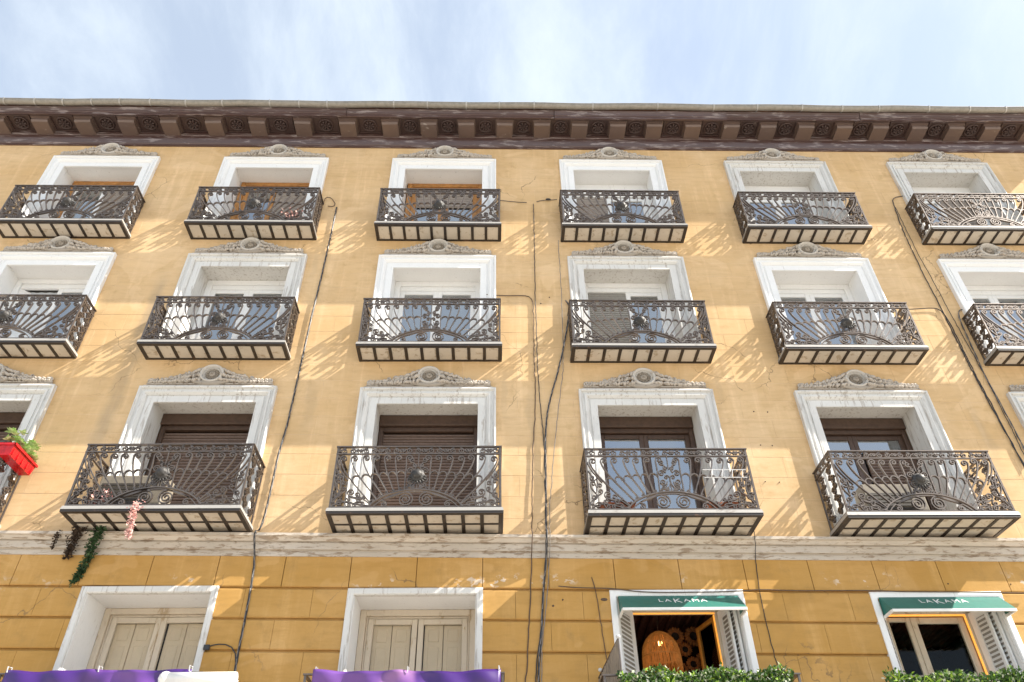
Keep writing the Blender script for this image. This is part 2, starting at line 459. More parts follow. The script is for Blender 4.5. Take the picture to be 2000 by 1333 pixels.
def put(name, me, parent=None, loc=(0, 0, 0), rot=(0, 0, 0), scale=(1, 1, 1)):
    o = bpy.data.objects.new(name, me)
    o.location = loc; o.rotation_euler = rot; o.scale = scale
    if parent: o.parent = parent
    col.objects.link(o)
    return o
def tag(o, label, cat, group=None):
    o['label'] = label; o['category'] = cat
    if group: o['group'] = group
    return o
def thing(name, label, cat, loc=(0, 0, 0), group=None):
    return tag(put(name, None, None, loc), label, cat, group)
def smooth_by_angle(me, deg=40):
    me.polygons.foreach_set('use_smooth', [True] * len(me.polygons))
    try: me.set_sharp_from_angle(angle=rad(deg))
    except Exception: pass
    return me

def lift(x, z):
    """the old facade's courses are not quite level: they drop a little to the right low down, and rise at the roof"""
    return z + (x - 7.0) * (-0.0115 + (z - 4.5) / 9.0 * 0.0135)

def bez(p0, p1, p2, p3, n=12):
    out = []
    for i in range(n + 1):
        t = i / n; u = 1 - t
        out.append(tuple(u**3 * a + 3 * u * u * t * b + 3 * u * t * t * c + t**3 * d for a, b, c, d in zip(p0, p1, p2, p3)))
    return out
def spiral(cx, cy, r, a_end, turns, s, rmin=0.14, n=None):
    n = n or int(11 * turns) + 2
    pts = []
    for i in range(n + 1):
        t = i / n
        a = a_end - s * turns * 2 * PI * (1 - t)
        q = r * (rmin + (1 - rmin) * t)
        pts.append((cx + q * math.cos(a), cy + q * math.sin(a)))
    return pts
def scroll(A, B, h=0.45, n=10):
    """two volutes (cx, cy, r, end angle in degrees, turns, +1/-1) joined by one bar"""
    a = spiral(A[0], A[1], A[2], rad(A[3]), A[4], A[5]); b = spiral(B[0], B[1], B[2], rad(B[3]), B[4], B[5])
    ta = (-math.sin(rad(A[3])) * A[5], math.cos(rad(A[3])) * A[5])
    tb = (-math.sin(rad(B[3])) * B[5], math.cos(rad(B[3])) * B[5])
    L = math.dist(a[-1], b[-1]) * h
    mid = bez(a[-1], (a[-1][0] + ta[0] * L, a[-1][1] + ta[1] * L), (b[-1][0] + tb[0] * L, b[-1][1] + tb[1] * L), b[-1], n)
    return a + mid[1:-1] + b[::-1]
def mirror(pts): return [(-x, y) for x, y in pts]

# ------------------------------------------------------------------ street
g = MB(); g.add([(-300, -300, -1.6), (300, -300, -1.6), (300, 300, -1.6), (-300, 300, -1.6)], [(0, 1, 2, 3)])
o = g.build('ground', 'paving'); o['kind'] = 'structure'
g = MB(); g.box(-60, 60, -8.2, -3.0, -1.62, -1.594)
o = g.build('road', 'asphalt'); o['kind'] = 'structure'
g = MB(); g.box(-60, 60, -3.0, -0.02, -1.62, -1.47)
o = g.build('pavement', 'paving'); o['kind'] = 'structure'

# ------------------------------------------------------------------ the building
bld = thing('apartment_building', 'ochre stucco apartment building with white framed windows, iron balconies and a brown bracketed cornice', 'building')
COLS = [-0.02 + 3.5 * i for i in range(6)]
X0, X1 = -3.2, 20.6
ROWS = {1: dict(z0=10.555, top=13.0, inn=12.748, d=0.43), 2: dict(z0=7.66, top=10.11, inn=9.867, d=0.43), 3: dict(z0=4.585, top=7.085, inn=6.865, d=0.68)}
upper = [(r, c) for r in (1, 2, 3) for c in range(6)]
LOWC = {1: 3.50, 2: 6.998, 3: 10.475, 4: 13.97}
def zr(r, c, key): return lift(COLS[c], ROWS[r][key])

openings, faces = [], []
for r, c in upper:
    x = COLS[c]; zb = zr(r, c, 'z0') + 0.09
    openings.append((x - 0.865, x + 0.865, zb, zr(r, c, 'inn') + 0.06))
    faces.append((x - 1.05, x + 1.05, zb, zr(r, c, 'top') - 0.04))
for c, x in LOWC.items():
    openings.append((x - 0.86, x + 0.86, 1.67, lift(x, 3.742) + 0.06))
    faces.append((x - 0.86, x + 0.86, 1.67, lift(x, 3.815) - 0.03))

def subtract(rects, cut):
    out = []
    cx0, cx1, cz0, cz1 = cut
    for (x0, x1, z0, z1) in rects:
        if cx0 >= x1 or cx1 <= x0 or cz0 >= z1 or cz1 <= z0:
            out.append((x0, x1, z0, z1)); continue
        a, b = max(x0, cx0), min(x1, cx1)
        if a > x0: out.append((x0, a, z0, z1))
        if b < x1: out.append((b, x1, z0, z1))
        if cz1 < z1: out.append((a, b, cz1, z1))
        if cz0 > z0: out.append((a, b, z0, cz0))
    return out

rects = [(X0, X1, -1.6, 13.9)]
for op in openings: rects = subtract(rects, op)
w = MB()
w2_ = MB()
for (x0, x1, z0, z1) in rects:
    if z1 > 4.32: w.box(x0, x1, 0.0005, 0.5, max(z0, 4.32), z1)
    if z0 < 4.32: w2_.box(x0, x1, 0.0005, 0.5, z0, min(z1, 4.32))
w.build('wall', 'joint', bld)
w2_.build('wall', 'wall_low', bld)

# stucco blocks scored into the wall: each block is a piece of its own
blocks = []
def add_block(x0, x1, z0, z1, t, ch, j, mat, jx=None):
    jx = j if jx is None else jx
    parts = [(x0 + jx, x1 - jx, z0 + j, z1 - j)]
    for fc in faces: parts = subtract(parts, fc)
    parts = [p for p in parts if p[1] - p[0] > 0.015 and p[3] - p[2] > 0.015]
    if not parts: return
    b = MB()
    lim = (x0 + jx, x1 - jx, z0 + j, z1 - j)
    for (a0, a1, b0, b1) in parts:
        e = 1e-6
        chx = ch * min(1.0, jx / j)
        l = chx if abs(a0 - lim[0]) < e else 0; rr = chx if abs(a1 - lim[1]) < e else 0
        lo = ch if abs(b0 - lim[2]) < e else 0; hi = ch if abs(b1 - lim[3]) < e else 0
        def L(x, z): return lift(x, z)
        jt = random.uniform(-0.0008, 0.0008)
        vs = [(a0, 0.003, L(a0, b0)), (a1, 0.003, L(a1, b0)), (a1, 0.003, L(a1, b1)), (a0, 0.003, L(a0, b1)),
              (a0, -t + ch, L(a0, b0)), (a1, -t + ch, L(a1, b0)), (a1, -t + ch, L(a1, b1)), (a0, -t + ch, L(a0, b1)),
              (a0 + l, -t + jt, L(a0, b0 + lo)), (a1 - rr, -t + jt, L(a1, b0 + lo)), (a1 - rr, -t + jt, L(a1, b1 - hi)), (a0 + l, -t + jt, L(a0, b1 - hi))]
        b.add(vs, [(0, 1, 5, 4), (1, 2, 6, 5), (2, 3, 7, 6), (3, 0, 4, 7), (4, 5, 9, 8), (5, 6, 10, 9), (6, 7, 11, 10), (7, 4, 8, 11), (8, 9, 10, 11)])
    area = sum((p[1] - p[0]) * (p[3] - p[2]) for p in parts)
    xm, zm = (x0 + x1) / 2, (z0 + z1) / 2
    dep = math.hypot(9.9, zm) ** 2
    vis = 2.35 < zm and (-1.6 + (13.0 - zm) * 0.33 < xm < 19 - (13.0 - zm) * 0.33)
    blocks.append((area / dep * (1 if vis else 0.01), b, mat))
lowz = [2.2, 2.605, 3.0, 3.402, 3.812, 4.27]
for k in range(5):
    off = 0.0 if k == 4 else (0.4375 if k % 2 else 0.0)
    n = -12
    while True:
        x = 6.10 - 0.0 + off + 0.893 * n
        n += 1
        if x > X1 - 0.9: break
        if x < X0: continue
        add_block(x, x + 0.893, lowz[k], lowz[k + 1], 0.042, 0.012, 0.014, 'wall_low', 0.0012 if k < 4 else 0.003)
k = 0
z = 4.50
while z < 13.40:
    z1 = min(z + 0.3455, 13.45)
    x = X0 + (0.44 if k % 2 else 0.0)
    while x < X1 - 0.9:
        add_block(x, x + 0.893, z, z1, 0.0022, 0.0016, 0.0040, 'wall', 0.0022)
        x += 0.893
    z = z1; k += 1
blocks.sort(key=lambda q: -q[0])
for s_, b, mat in blocks[:299]: b.build('ashlar_block', mat, bld)
for mat in ('wall', 'wall_low'):
    rest = MB()
    for s_, b, m_ in blocks[299:]:
        if m_ == mat: rest.add(b.v, b.f)
    if rest.f:
        o = rest.build('ashlar_block', mat, bld); o['kind'] = 'stuff'

# string course over the first floor
xs = [X0 + i * (X1 - X0) / 12 for i in range(13)]
sc = MB(); sc.strip([(-0.05, 4.245), (0.055, 4.245), (0.055, 4.305), (0.047, 4.315), (0.047, 4.33), (-0.05, 4.33)], xs, lift)
sc.strip([(-0.05, 4.332), (0.085, 4.332), (0.088, 4.425), (0.074, 4.430), (0.074, 4.441), (-0.05, 4.441)], xs, lift)
course = MB(); course.strip([(-0.05, 4.442), (0.115, 4.442), (0.13, 4.462), (0.145, 4.486), (0.180, 4.49), (0.180, 4.53), (-0.05, 4.56)], xs, lift)
co = course.build('string_course', 'stone', bld)
sc.build('moulding', 'stone', co)

# cornice
cn = MB()
cn.strip([(-0.05, 13.43), (0.035, 13.43), (0.04, 13.475), (0.055, 13.485), (0.085, 13.56), (0.098, 13.60), (0.10, 13.69), (0.118, 13.70), (0.12, 13.80), (-0.05, 13.80)], xs, lift)
corn = cn.build('cornice', 'cornice', bld)
cn = MB(); cn.strip([(0.0, 13.802), (0.53, 13.802), (0.53, 13.825), (0.0, 13.825)], xs, lift); cn.build('soffit_board', 'coffer', corn)
# fascia boards of uneven lengths, patched over the years
fx = [X0, 1.2, 4.9, 9.30, 13.0, 15.9, X1]
for i in range(6):
    dz, dd = [(0, 0), (0.008, 0.012), (-0.006, 0.004), (-0.030, 0.020), (0.0, 0.0), (0.01, 0.012)][i], 0
    f = MB()
    dzz, ddd = dz
    f.strip([(0.53, 13.79), (0.548 + ddd, 13.79), (0.552 + ddd, 13.865), (0.565 + ddd, 13.87), (0.572 + ddd, 13.90), (0.60 + ddd, 13.955), (0.612 + ddd, 13.96), (0.612 + ddd, 13.985), (0.53, 13.985)],
            [fx[i] + 0.004, (fx[i] + fx[i + 1]) / 2, fx[i + 1] - 0.004], lambda x, zz, q=dzz: lift(x, zz) + q)
    f.build('fascia_board', 'cornice', corn)
BRX = [-2.4, -1.512, -0.615, 0.273, 1.169, 2.105, 3.002, 3.957, 4.916, 5.815, 6.63, 7.436, 8.239, 9.049, 9.845, 10.671, 11.46, 12.296, 13.119, 13.924, 14.738, 15.577, 16.368, 17.217, 18.018, 18.82, 19.693]
b = MB()
hw = 0.168
b.add([(-hw, -0.10, 0), (hw, -0.10, 0), (hw, -0.42, 0.004), (-hw, -0.42, 0.004), (-hw, -0.452, 0.034), (hw, -0.452, 0.034), (hw, -0.452, 0.088), (-hw, -0.452, 0.088), (-hw, -0.10, 0.088), (hw, -0.10, 0.088)],
      [(0, 3, 2, 1), (3, 4, 5, 2), (4, 7, 6, 5), (0, 8, 7, 4, 3), (1, 2, 5, 6, 9), (7, 8, 9, 6)])
b.box(-hw - 0.018, hw + 0.018, -0.475, -0.118, 0.0885, 0.102)
b.box(-hw - 0.03, hw + 0.03, -0.49, -0.117, 0.1025, 0.112)
brm = b.mesh('modillion', 'bracket')
ro = MB()
ro.lathe((0, 0, 0), [(0.155, 0.0), (0.155, 0.022), (0.142, 0.034), (0.130, 0.030), (0.124, 0.006), (0.11, 0.004)], 24)
for k in range(8):
    a = 2 * PI * k / 8
    ro.blob((0.078 * math.cos(a), -0.016, 0.078 * math.sin(a)), 0.040, 0.036, 0.024, a, 7, 4)
    ro.blob((0.04 * math.cos(a + 0.4), -0.026, 0.04 * math.sin(a + 0.4)), 0.022, 0.022, 0.014, a + 0.4, 6, 4)
ro.blob((0, -0.03, 0), 0.022, 0.026, 0.022, 0, 8, 5)
rom = ro.mesh('rosette', 'coffer', True)
fr = MB()
for (a0, a1, b0, b1) in ((-0.215, 0.215, -0.165, -0.14), (-0.215, 0.215, -0.525, -0.505), (-0.215, -0.197, -0.504, -0.166), (0.197, 0.215, -0.504, -0.166)): fr.box(a0, a1, b0, b1, -0.03, 0.0)
frm = fr.mesh('coffer_frame', 'coffer')
for i, x in enumerate(BRX):
    put('modillion', brm, corn, (x, 0, lift(x, 13.802) - 0.113 + random.uniform(-0.004, 0.004)), (0, 0, random.uniform(-0.02, 0.02)))
    if i + 1 < len(BRX):
        xm = (x + BRX[i + 1]) / 2
        put('rosette', rom, corn, (xm, -0.325, lift(xm, 13.801)), (rad(90), 0, random.uniform(-0.3, 0.3)))
        put('coffer_frame', frm, corn, (xm, 0, lift(xm, 13.801)), (0, 0, 0), ((BRX[i + 1] - x - 0.38) / 0.46, 1, 1))
# gutter
gt = MB()
N = 60
gx = [X0 + i * (X1 - X0) / N for i in range(N + 1)]
wob = [0.006 * math.sin(i * 0.9) + random.uniform(-0.004, 0.004) for i in range(N + 1)]
prof = []
for k in range(11):
    a = PI + PI * k / 10
    prof.append((0.69 + 0.070 * math.cos(a), 14.015 + 0.070 * math.sin(a)))
prof += [(0.767, 14.015), (0.767, 14.025), (0.753, 14.023)]
prof += [(0.69 + 0.063 * math.cos(2 * PI - PI * k / 10), 14.015 + 0.063 * math.sin(2 * PI - PI * k / 10)) for k in range(11)]
vs, fs, n = [], [], len(prof)
for i, x in enumerate(gx):
    for (d, zz) in prof: vs.append((x, -d - wob[i] * 0.5, lift(x, zz) + wob[i]))
for i in range(N):
    for k in range(n):
        a, b2 = i * n + k, i * n + (k + 1) % n
        fs.append((a, a + n, b2 + n, b2))
gt.add(vs, fs)
gut = put('gutter', smooth_by_angle(gt.mesh('gutter', 'zinc')), bld)
st = MB()
st.ribbon([(0.69 + 0.075 * math.cos(PI + PI * k / 10), 14.015 + 0.075 * math.sin(PI + PI * k / 10)) for k in range(11)] + [(0.770, 14.036)], 0.008, 0.026, lambda u, v, t: (t - 0.013, -u, v - 14.015))
stm = st.mesh('gutter_strap', 'zinc_strap')
for x in [-2.2, -1.57, -0.99, -0.4, 0.18, 0.81, 1.55, 2.31, 3.3, 3.91, 4.5, 5.9, 6.61, 7.43, 8.13, 8.87, 10.12, 11.51, 12.71, 13.65, 14.62, 15.49, 16.29, 17.38, 18.27, 19.06]:
    i = min(N, max(0, round((x - X0) / (X1 - X0) * N)))
    put('gutter_strap', stm, gut, (x, -wob[i] * 0.5, lift(x, 14.015) + wob[i]))
rf = MB(); rf.add([(X0, -0.66, 14.05), (X1, -0.66, 14.05), (X1, 6, 16.6), (X0, 6, 16.6), (X0, -0.66, 14.02), (X1, -0.66, 14.02), (X1, 6, 16.5), (X0, 6, 16.5)],
                  [(0, 1, 2, 3), (7, 6, 5, 4), (0, 4, 5, 1)])
rf.build('roof', 'tile', bld)
bk = MB(); bk.box(X0, X1, 5.5, 6, -1.6, 16.4); bk.box(X0, X0 + 0.2, 0.5, 5.5, -1.6, 14.3); bk.box(X1 - 0.2, X1, 0.5, 5.5, -1.6, 14.3)
bk.build('rear_wall', 'wall', bld)

for (x, zz, r_) in ((12.17, 6.67, .017), (12.39, 6.66, .017), (12.14, 6.05, .015), (12.32, 6.04, .015), (12.07, 5.42, .013), (12.28, 5.41, .013), (8.86, 8.97, .02), (9.02, 9.12, .018), (8.82, 3.57, .022), (8.95, 3.65, .018), (9.50, 3.65, .032), (14.20, 3.84, .016), (15.06, 3.83, .014)):
    r_ *= 0.7 if r_ < 0.03 else 1
    q = MB(); q.blob((0, 0, 0), r_ * (1.6 if r_ > 0.03 else 1), 0.012, r_ * (0.7 if r_ > 0.03 else 1), 0, 8, 5)
    q.build('anchor_bolt', 'cable_brown', bld, True, (x, -0.042 if zz < 4.2 else -0.004, zz))
# ------------------------------------------------------------------ window surrounds
PROF = [(0.0, 0.0), (0.0, 0.078), (0.024, 0.086), (0.036, 0.074), (0.046, 0.044), (0.082, 0.044), (0.088, 0.066), (0.110, 0.066), (0.124, 0.052), (0.146, 0.030), (0.152, 0.014), (0.170, 0.014), (0.174, 0.030), (0.285, 0.030), (0.285, -0.01)]
PROF_LOW = [(0.0, 0.0), (0.0, 0.060), (0.012, 0.066), (0.075, 0.066), (0.088, 0.052), (0.088, -0.02)]
def surround_mesh(hw, h, prof, mat):
    b = MB()
    path = lambda s: [(-hw + s, 0.0), (-hw + s, h - s), (hw - s, h - s), (hw - s, 0.0)]
    n = len(prof)
    vs, fs = [], []
    for (s, p) in prof:
        for (x, zz) in path(s): vs.append((x, -p, zz))
    for k in range(n - 1):
        for i in range(3):
            a = k * 4 + i; c = (k + 1) * 4 + i
            fs.append((a, c, c + 1, a + 1))
    b.add(vs, fs)
    return b.mesh('window_surround', mat)
def medallion_mesh():
    b = MB()
    b.lathe((0, 0, 0), [(0.188, -0.03), (0.190, 0.055), (0.182, 0.094), (0.166, 0.104), (0.150, 0.094), (0.142, 0.050), (0.134, 0.046), (0.128, 0.060), (0.120, 0.060), (0.116, 0.018)], 32, 1.03, 0.93, mi=1)
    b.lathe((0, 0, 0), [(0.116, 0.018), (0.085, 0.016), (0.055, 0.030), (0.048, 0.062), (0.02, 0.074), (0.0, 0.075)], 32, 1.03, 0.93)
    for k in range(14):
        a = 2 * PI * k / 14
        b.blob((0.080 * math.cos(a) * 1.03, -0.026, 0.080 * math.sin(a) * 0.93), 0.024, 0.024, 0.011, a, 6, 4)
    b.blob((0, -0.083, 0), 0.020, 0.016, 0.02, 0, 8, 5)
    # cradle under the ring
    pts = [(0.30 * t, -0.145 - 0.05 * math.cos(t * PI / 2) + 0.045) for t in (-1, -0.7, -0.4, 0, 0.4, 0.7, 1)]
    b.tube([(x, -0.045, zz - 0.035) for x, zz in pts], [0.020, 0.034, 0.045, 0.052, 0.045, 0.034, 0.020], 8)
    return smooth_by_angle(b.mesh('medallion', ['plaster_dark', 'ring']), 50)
def garland_mesh(sgn, seed):
    rnd = random.Random(seed)
    b = MB()
    for i in range(22):
        t = i / 21
        x = 0.17 + 0.78 * t
        hgt = 0.115 * (1 - t) ** 2.4 + 0.044
        for q in range(3 if t < 0.55 else 2):
            zz = -0.16 + hgt * (q + 0.4) * (0.62 if t < 0.55 else 0.7) + rnd.uniform(-0.008, 0.008)
            r = (0.044 - 0.017 * t) * rnd.uniform(0.8, 1.25)
            b.blob((sgn * (x + rnd.uniform(-0.012, 0.012)), -0.045 - 0.030 * (1 - t) * rnd.uniform(0.1, 1.4), zz), r * 1.15, r * 0.95, r * 0.62, sgn * rnd.uniform(-1.0, -0.2) + rnd.choice((0, 1.3)) * rnd.random(), 6, 4)
    # leaf stems, a curl standing up and a volute at the tip
    b.tube([(sgn * x, -0.045, zz) for x, zz in bez((0.17, -0.02), (0.33, -0.02), (0.45, -0.13), (0.95, -0.15), 12)], [0.022 - 0.0008 * k for k in range(13)], 6)
    b.tube([(sgn * x, -0.03, zz) for x, zz in bez((0.2, -0.175), (0.5, -0.165), (0.7, -0.18), (1.0, -0.175), 8)], 0.014, 6)
    b.tube([(sgn * x, -0.045, zz) for x, zz in scroll((0.64, -0.065, 0.036, 270, 1.1, -1), (0.80, -0.14, 0.018, 90, 0.6, 1))], 0.013, 5)
    b.tube([(sgn * x, -0.04, zz) for x, zz in spiral(0.95, -0.135, 0.050, rad(180), 1.3, 1)], 0.017, 5)
    return b.mesh('garland', 'plaster', True)
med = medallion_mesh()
gar = {(s, k): garland_mesh(s, 11 + k * 2 + s) for s in (-1, 1) for k in range(3)}
for r, c in upper:
    h = ROWS[r]['top'] - ROWS[r]['z0'] - 0.09
    zb = zr(r, c, 'z0') + 0.09
    zt = zr(r, c, 'top')
    key = 'white_worn' if (r == 3 or (r, c) in ((2, 1), (2, 3), (1, 4), (1, 5))) else 'white'
    sm = surround_mesh(1.085, zt - zb, PROF, key)
    s = put('window_surround', sm, bld, (COLS[c], 0, zb))
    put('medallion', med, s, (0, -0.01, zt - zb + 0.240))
    for sg in (-1, 1): put('garland', gar[(sg, (r + c) % 3)], s, (0, -0.01, zt - zb + 0.240))
    ct = MB(); ct.box(-1.03, 1.03, -0.070, 0.0, 0.001, 0.022)
    ct.build('top_fillet', 'plaster', s, loc=(0, 0, zt - zb))
for c, x in LOWC.items():
    zt = lift(x, 3.815)
    sm = surround_mesh(0.895, zt - 1.67, PROF_LOW, 'white_worn' if c < 3 else 'white')
    put('window_surround', sm, bld, (x, 0, 1.67))

# ------------------------------------------------------------------ windows
def reveal(hw, h, depth, mat, name='window', lower=False):
    b = MB()
    t = 0.055
    b.box(-hw - t, -hw, -0.005 if not lower else -0.030, depth + 0.05, 0, h)
    b.box(hw, hw + t, -0.005 if not lower else -0.030, depth + 0.05, 0, h)
    b.box(-hw - t, hw + t, -0.004 if not lower else -0.029, depth + 0.05, h + 0.001, h + t)
    return b
def frame_box(b, x0, x1, z0, z1, y0, y1, w, bottom=True, mi=0):
    b.cbox(x0, x0 + w, y0, y1, z0, z1, 0.008, mi); b.cbox(x1 - w, x1, y0, y1, z0, z1, 0.008, mi)
    b.cbox(x0 + w + 0.0005, x1 - w - 0.0005, y0 + 0.001, y1 - 0.001, z1 - w, z1 - 0.0005, 0.008, mi)
    if bottom: b.cbox(x0 + w + 0.0005, x1 - w - 0.0005, y0 + 0.001, y1 - 0.001, z0 + 0.0005, z0 + w * 1.6, 0.008, mi)
def pane(parent, x0, x1, y, z0, z1, loc=(0, 0, 0), mat='clear'):
    b = MB(); b.box(x0, x1, y, y + 0.006, z0, z1)
    return b.build('pane', mat, parent, loc=loc)
def back_board(parent, hw, h, y, mat, name):
    b = MB(); b.box(-hw, hw, y, y + 0.02, 0, h)
    return b.build(name, mat, parent)
def curtain(parent, x0, x1, z0, z1, y, mat, name='curtain', fold=0.035):
    b = MB()
    n = 36
    vs, fs = [], []
    for i in range(n + 1):
        x = x0 + (x1 - x0) * i / n
        yy = y + fold * math.sin(i * 1.45) * 0.5
        vs += [(x, yy, z0), (x, yy * 0.5 + y * 0.5, z1)]
    for i in range(n): fs.append((i * 2, i * 2 + 2, i * 2 + 3, i * 2 + 1))
    b.add(vs, fs)
    me = b.mesh(name, mat, True)
    return put(name, me, parent)
def roller(parent, x0, x1, z0, z1, y, mat):
    b = MB()
    zz = z1
    while zz > z0 + 0.01:
        lo = max(z0, zz - 0.052)
        b.add([(x0, y + 0.012, lo), (x1, y + 0.012, lo), (x1, y - 0.006, lo + 0.012), (x0, y - 0.006, lo + 0.012), (x1, y - 0.008, zz - 0.014), (x0, y - 0.008, zz - 0.014), (x1, y + 0.012, zz - 0.003), (x0, y + 0.012, zz - 0.003)],
              [(0, 1, 2, 3), (3, 2, 4, 5), (5, 4, 6, 7)])
        zz = lo
    b.box(x0, x1, y + 0.013, y + 0.02, z0, z1)
    return b.build('roller_shutter', mat, parent)

def door_leaf(parent, x0, x1, z0, z1, y, mat, name='door_leaf', hinge=None, ang=0.0, sw=0.085, rail_z=None, gl='glass'):
    """one glazed leaf; hinge 'l'/'r' and an angle open it inwards"""
    b = MB()
    w = x1 - x0
    frame_box(b, 0, w, z0, z1, 0, 0.045, sw)
    if rail_z: b.cbox(sw + 0.001, w - sw - 0.001, 0.002, 0.043, rail_z, rail_z + 0.06, 0.006)
    o = b.build(name, mat, parent, loc=((x0 if hinge != 'r' else x1), y, 0))
    if hinge == 'r':
        for v in o.data.vertices: v.co.x -= w
    o.rotation_euler = (0, 0, ang if hinge == 'l' else -ang)
    px0, px1 = (sw - 0.005, w - sw + 0.005) if hinge != 'r' else (-w + sw - 0.005, -sw + 0.005)
    p = MB(); p.box(px0, px1, 0.018, 0.024, z0 + sw, z1 - sw + 0.005)
    p.build('pane', gl, parent, loc=o.location).rotation_euler = o.rotation_euler
    return o

HW = 0.805
def make_window(r, c):
    zb = zr(r, c, 'z0') + 0.09
    h = zr(r, c, 'inn') - zb
    wh = 'white_worn' if (r == 3 or (r, c) in ((2, 1), (2, 3), (1, 4), (1, 5))) else 'white'
    D = 0.385
    win = reveal(HW, h, D, wh).build('window', wh if r != 1 else wh, bld, loc=(COLS[c], 0, zb))
    x0, x1 = -HW, HW
    fb = MB()
    if r == 1 and c < 3:                       # tan timber doors, shutter half down
        frame_box(fb, x0 + 0.02, x1 - 0.001, 0, h - 0.001, D, D + 0.07, 0.10, False)
        fb.build('frame', 'tan', win)
        x0 += 0.12; x1 -= 0.10
        cut = {0: 0.02, 1: 0.95, 2: 1.05}[c]
        if c == 0:
            roller(win, -0.02, x1, 0.02, h - 0.10, D + 0.05, 'grey_slat')
            door_leaf(win, x0, -0.02, 0.02, h - 0.10, D + 0.03, 'white', sw=0.09)
        elif c == 1:
            door_leaf(win, x0, -0.02, 0.02, h - 0.10, D + 0.03, 'tan', sw=0.10)
            roller(win, -0.01, x1, 0.02, h - 0.10, D + 0.05, 'grey_slat')
        else:
            door_leaf(win, x0, 0.0, 0.02, h - 0.10, D + 0.03, 'tan', sw=0.11)
            door_leaf(win, 0.0, x1, 0.02, h - 0.10, D + 0.03, 'tan', sw=0.11)
            roller(win, x0 + 0.12, x1 - 0.12, 1.35, h - 0.20, D + 0.012, 'grey_slat')
        curtain(win, -0.75, 0.75, 0.02, h - 0.05, D + 0.14, 'curtain')
        back_board(win, 0.84, h, D + 0.22, 'grey_blind', 'inner_blind')
    elif r == 1:
        frame_box(fb, x0 + 0.001, x1 - 0.001, 0, h - 0.001, D, D + 0.06, 0.07, False)
        fb.cbox(x0 + 0.072, x1 - 0.072, D - 0.02, D + 0.055, h - 0.42, h - 0.071, 0.01)
        fb.build('frame', 'white', win)
        zt = h - 0.43
        if c == 3:
            roller(win, -0.73, -0.10, 0.02, zt, D + 0.012, 'grey_slat')
            door_leaf(win, -0.10, 0.73, 0.02, zt, D + 0.01, 'white', sw=0.09)
            curtain(win, -0.1, 0.72, 0.02, h - 0.3, D + 0.14, 'curtain')
        elif c == 4:
            door_leaf(win, -0.73, 0.0, 0.02, zt, D + 0.01, 'white', sw=0.09)
            door_leaf(win, 0.0, 0.73, 0.02, zt, D + 0.01, 'white', sw=0.09)
            curtain(win, -0.72, 0.72, 0.02, h - 0.3, D + 0.14, 'curtain')
        else:
            door_leaf(win, -0.73, 0.0, 0.02, zt, D + 0.01, 'white', sw=0.09)
            roller(win, 0.0, 0.73, 0.02, zt, D + 0.012, 'grey_slat')
            curtain(win, -0.72, 0.0, 0.02, h - 0.3, D + 0.14, 'lace')
        back_board(win, 0.84, h, D + 0.22, 'grey_blind', 'inner_blind')
    elif r == 2:
        frame_box(fb, x0 + 0.001, x1 - 0.001, 0, h - 0.001, D, D + 0.10, 0.105, False)
        fb.build('frame', 'white', win)
        zt = h - 0.21
        hd = MB(); hd.cbox(-0.699, 0.699, D + 0.03, D + 0.09, zt + 0.002, h - 0.107, 0.01); hd.build('transom', 'white', win)
        if c == 0:
            door_leaf(win, -0.70, 0.0, 0.02, zt, D + 0.04, 'white', hinge='l', ang=rad(38))
            door_leaf(win, 0.0, 0.70, 0.02, zt, D + 0.04, 'white', hinge='r', ang=0)
        elif c == 3:
            roller(win, -0.70, 0.02, 0.02, zt, D + 0.055, 'grey_blind')
            door_leaf(win, 0.02, 0.70, 0.02, zt, D + 0.04, 'white')
        else:
            door_leaf(win, -0.70, 0.0, 0.02, zt, D + 0.04, 'white')
            door_leaf(win, 0.0, 0.70, 0.02, zt, D + 0.04, 'white')
        if c in (1, 2, 4, 5):
            roller(win, -0.66, 0.66, h - 0.75 if c != 2 else h - 0.62, h - 0.2, D + 0.095, 'grey_blind')
        if c == 2:
            curtain(win, -0.66, 0.0, 0.02, h - 0.2, D + 0.16, 'curtain')
            bl = MB(); rnd = random.Random(5)
            for _ in range(90): bl.blob((rnd.uniform(0.1, 0.6), D + 0.17 + rnd.uniform(0, 0.05), rnd.uniform(0.05, 1.25)), 0.10, 0.03, 0.05, rnd.uniform(0, 3), 6, 3)
            bl.build('patterned_curtain', 'ivy', win)
        else:
            curtain(win, -0.66, 0.66, 0.02, h - 0.2, D + 0.16, 'curtain' if c != 3 else 'lace')
        back_board(win, 0.84, h, D + 0.25, 'grey_blind', 'inner_blind')
    else:
        # brown box for the rolling shutter, set back under the lintel
        bx = MB(); bx.cbox(x0 + 0.002, x1 - 0.002, D, D + 0.19, h - 0.20, h - 0.002, 0.012)
        frame_box(bx, x0 + 0.003, x1 - 0.003, 0, h - 0.202, D + 0.06, D + 0.16, 0.075, False)
        bx.build('frame', 'brown', win)
        zt = h - 0.285
        if c in (1, 2, 0):
            roller(win, -0.73, 0.73, 0.02, zt - 0.02, D + 0.11, 'slat')
        elif c == 3:
            door_leaf(win, -0.73, -0.02, 0.02, zt, D + 0.11, 'brown', sw=0.075)
            door_leaf(win, -0.02, 0.73, 0.02, zt, D + 0.11, 'brown', sw=0.075)
            curtain(win, -0.70, 0.40, 0.02, zt - 0.42, D + 0.20, 'curtain')
            curtain(win, -0.70, 0.70, zt - 0.36, zt - 0.08, D + 0.19, 'lace', 'lace_valance', 0.02)
        else:
            door_leaf(win, -0.73, -0.1, 0.02, zt, D + 0.11, 'brown', sw=0.075)
            door_leaf(win, -0.1, 0.73, 0.02, zt, D + 0.11, 'brown', sw=0.075)
            curtain(win, -0.70, -0.12, 0.9, zt - 0.06, D + 0.2, 'lace')
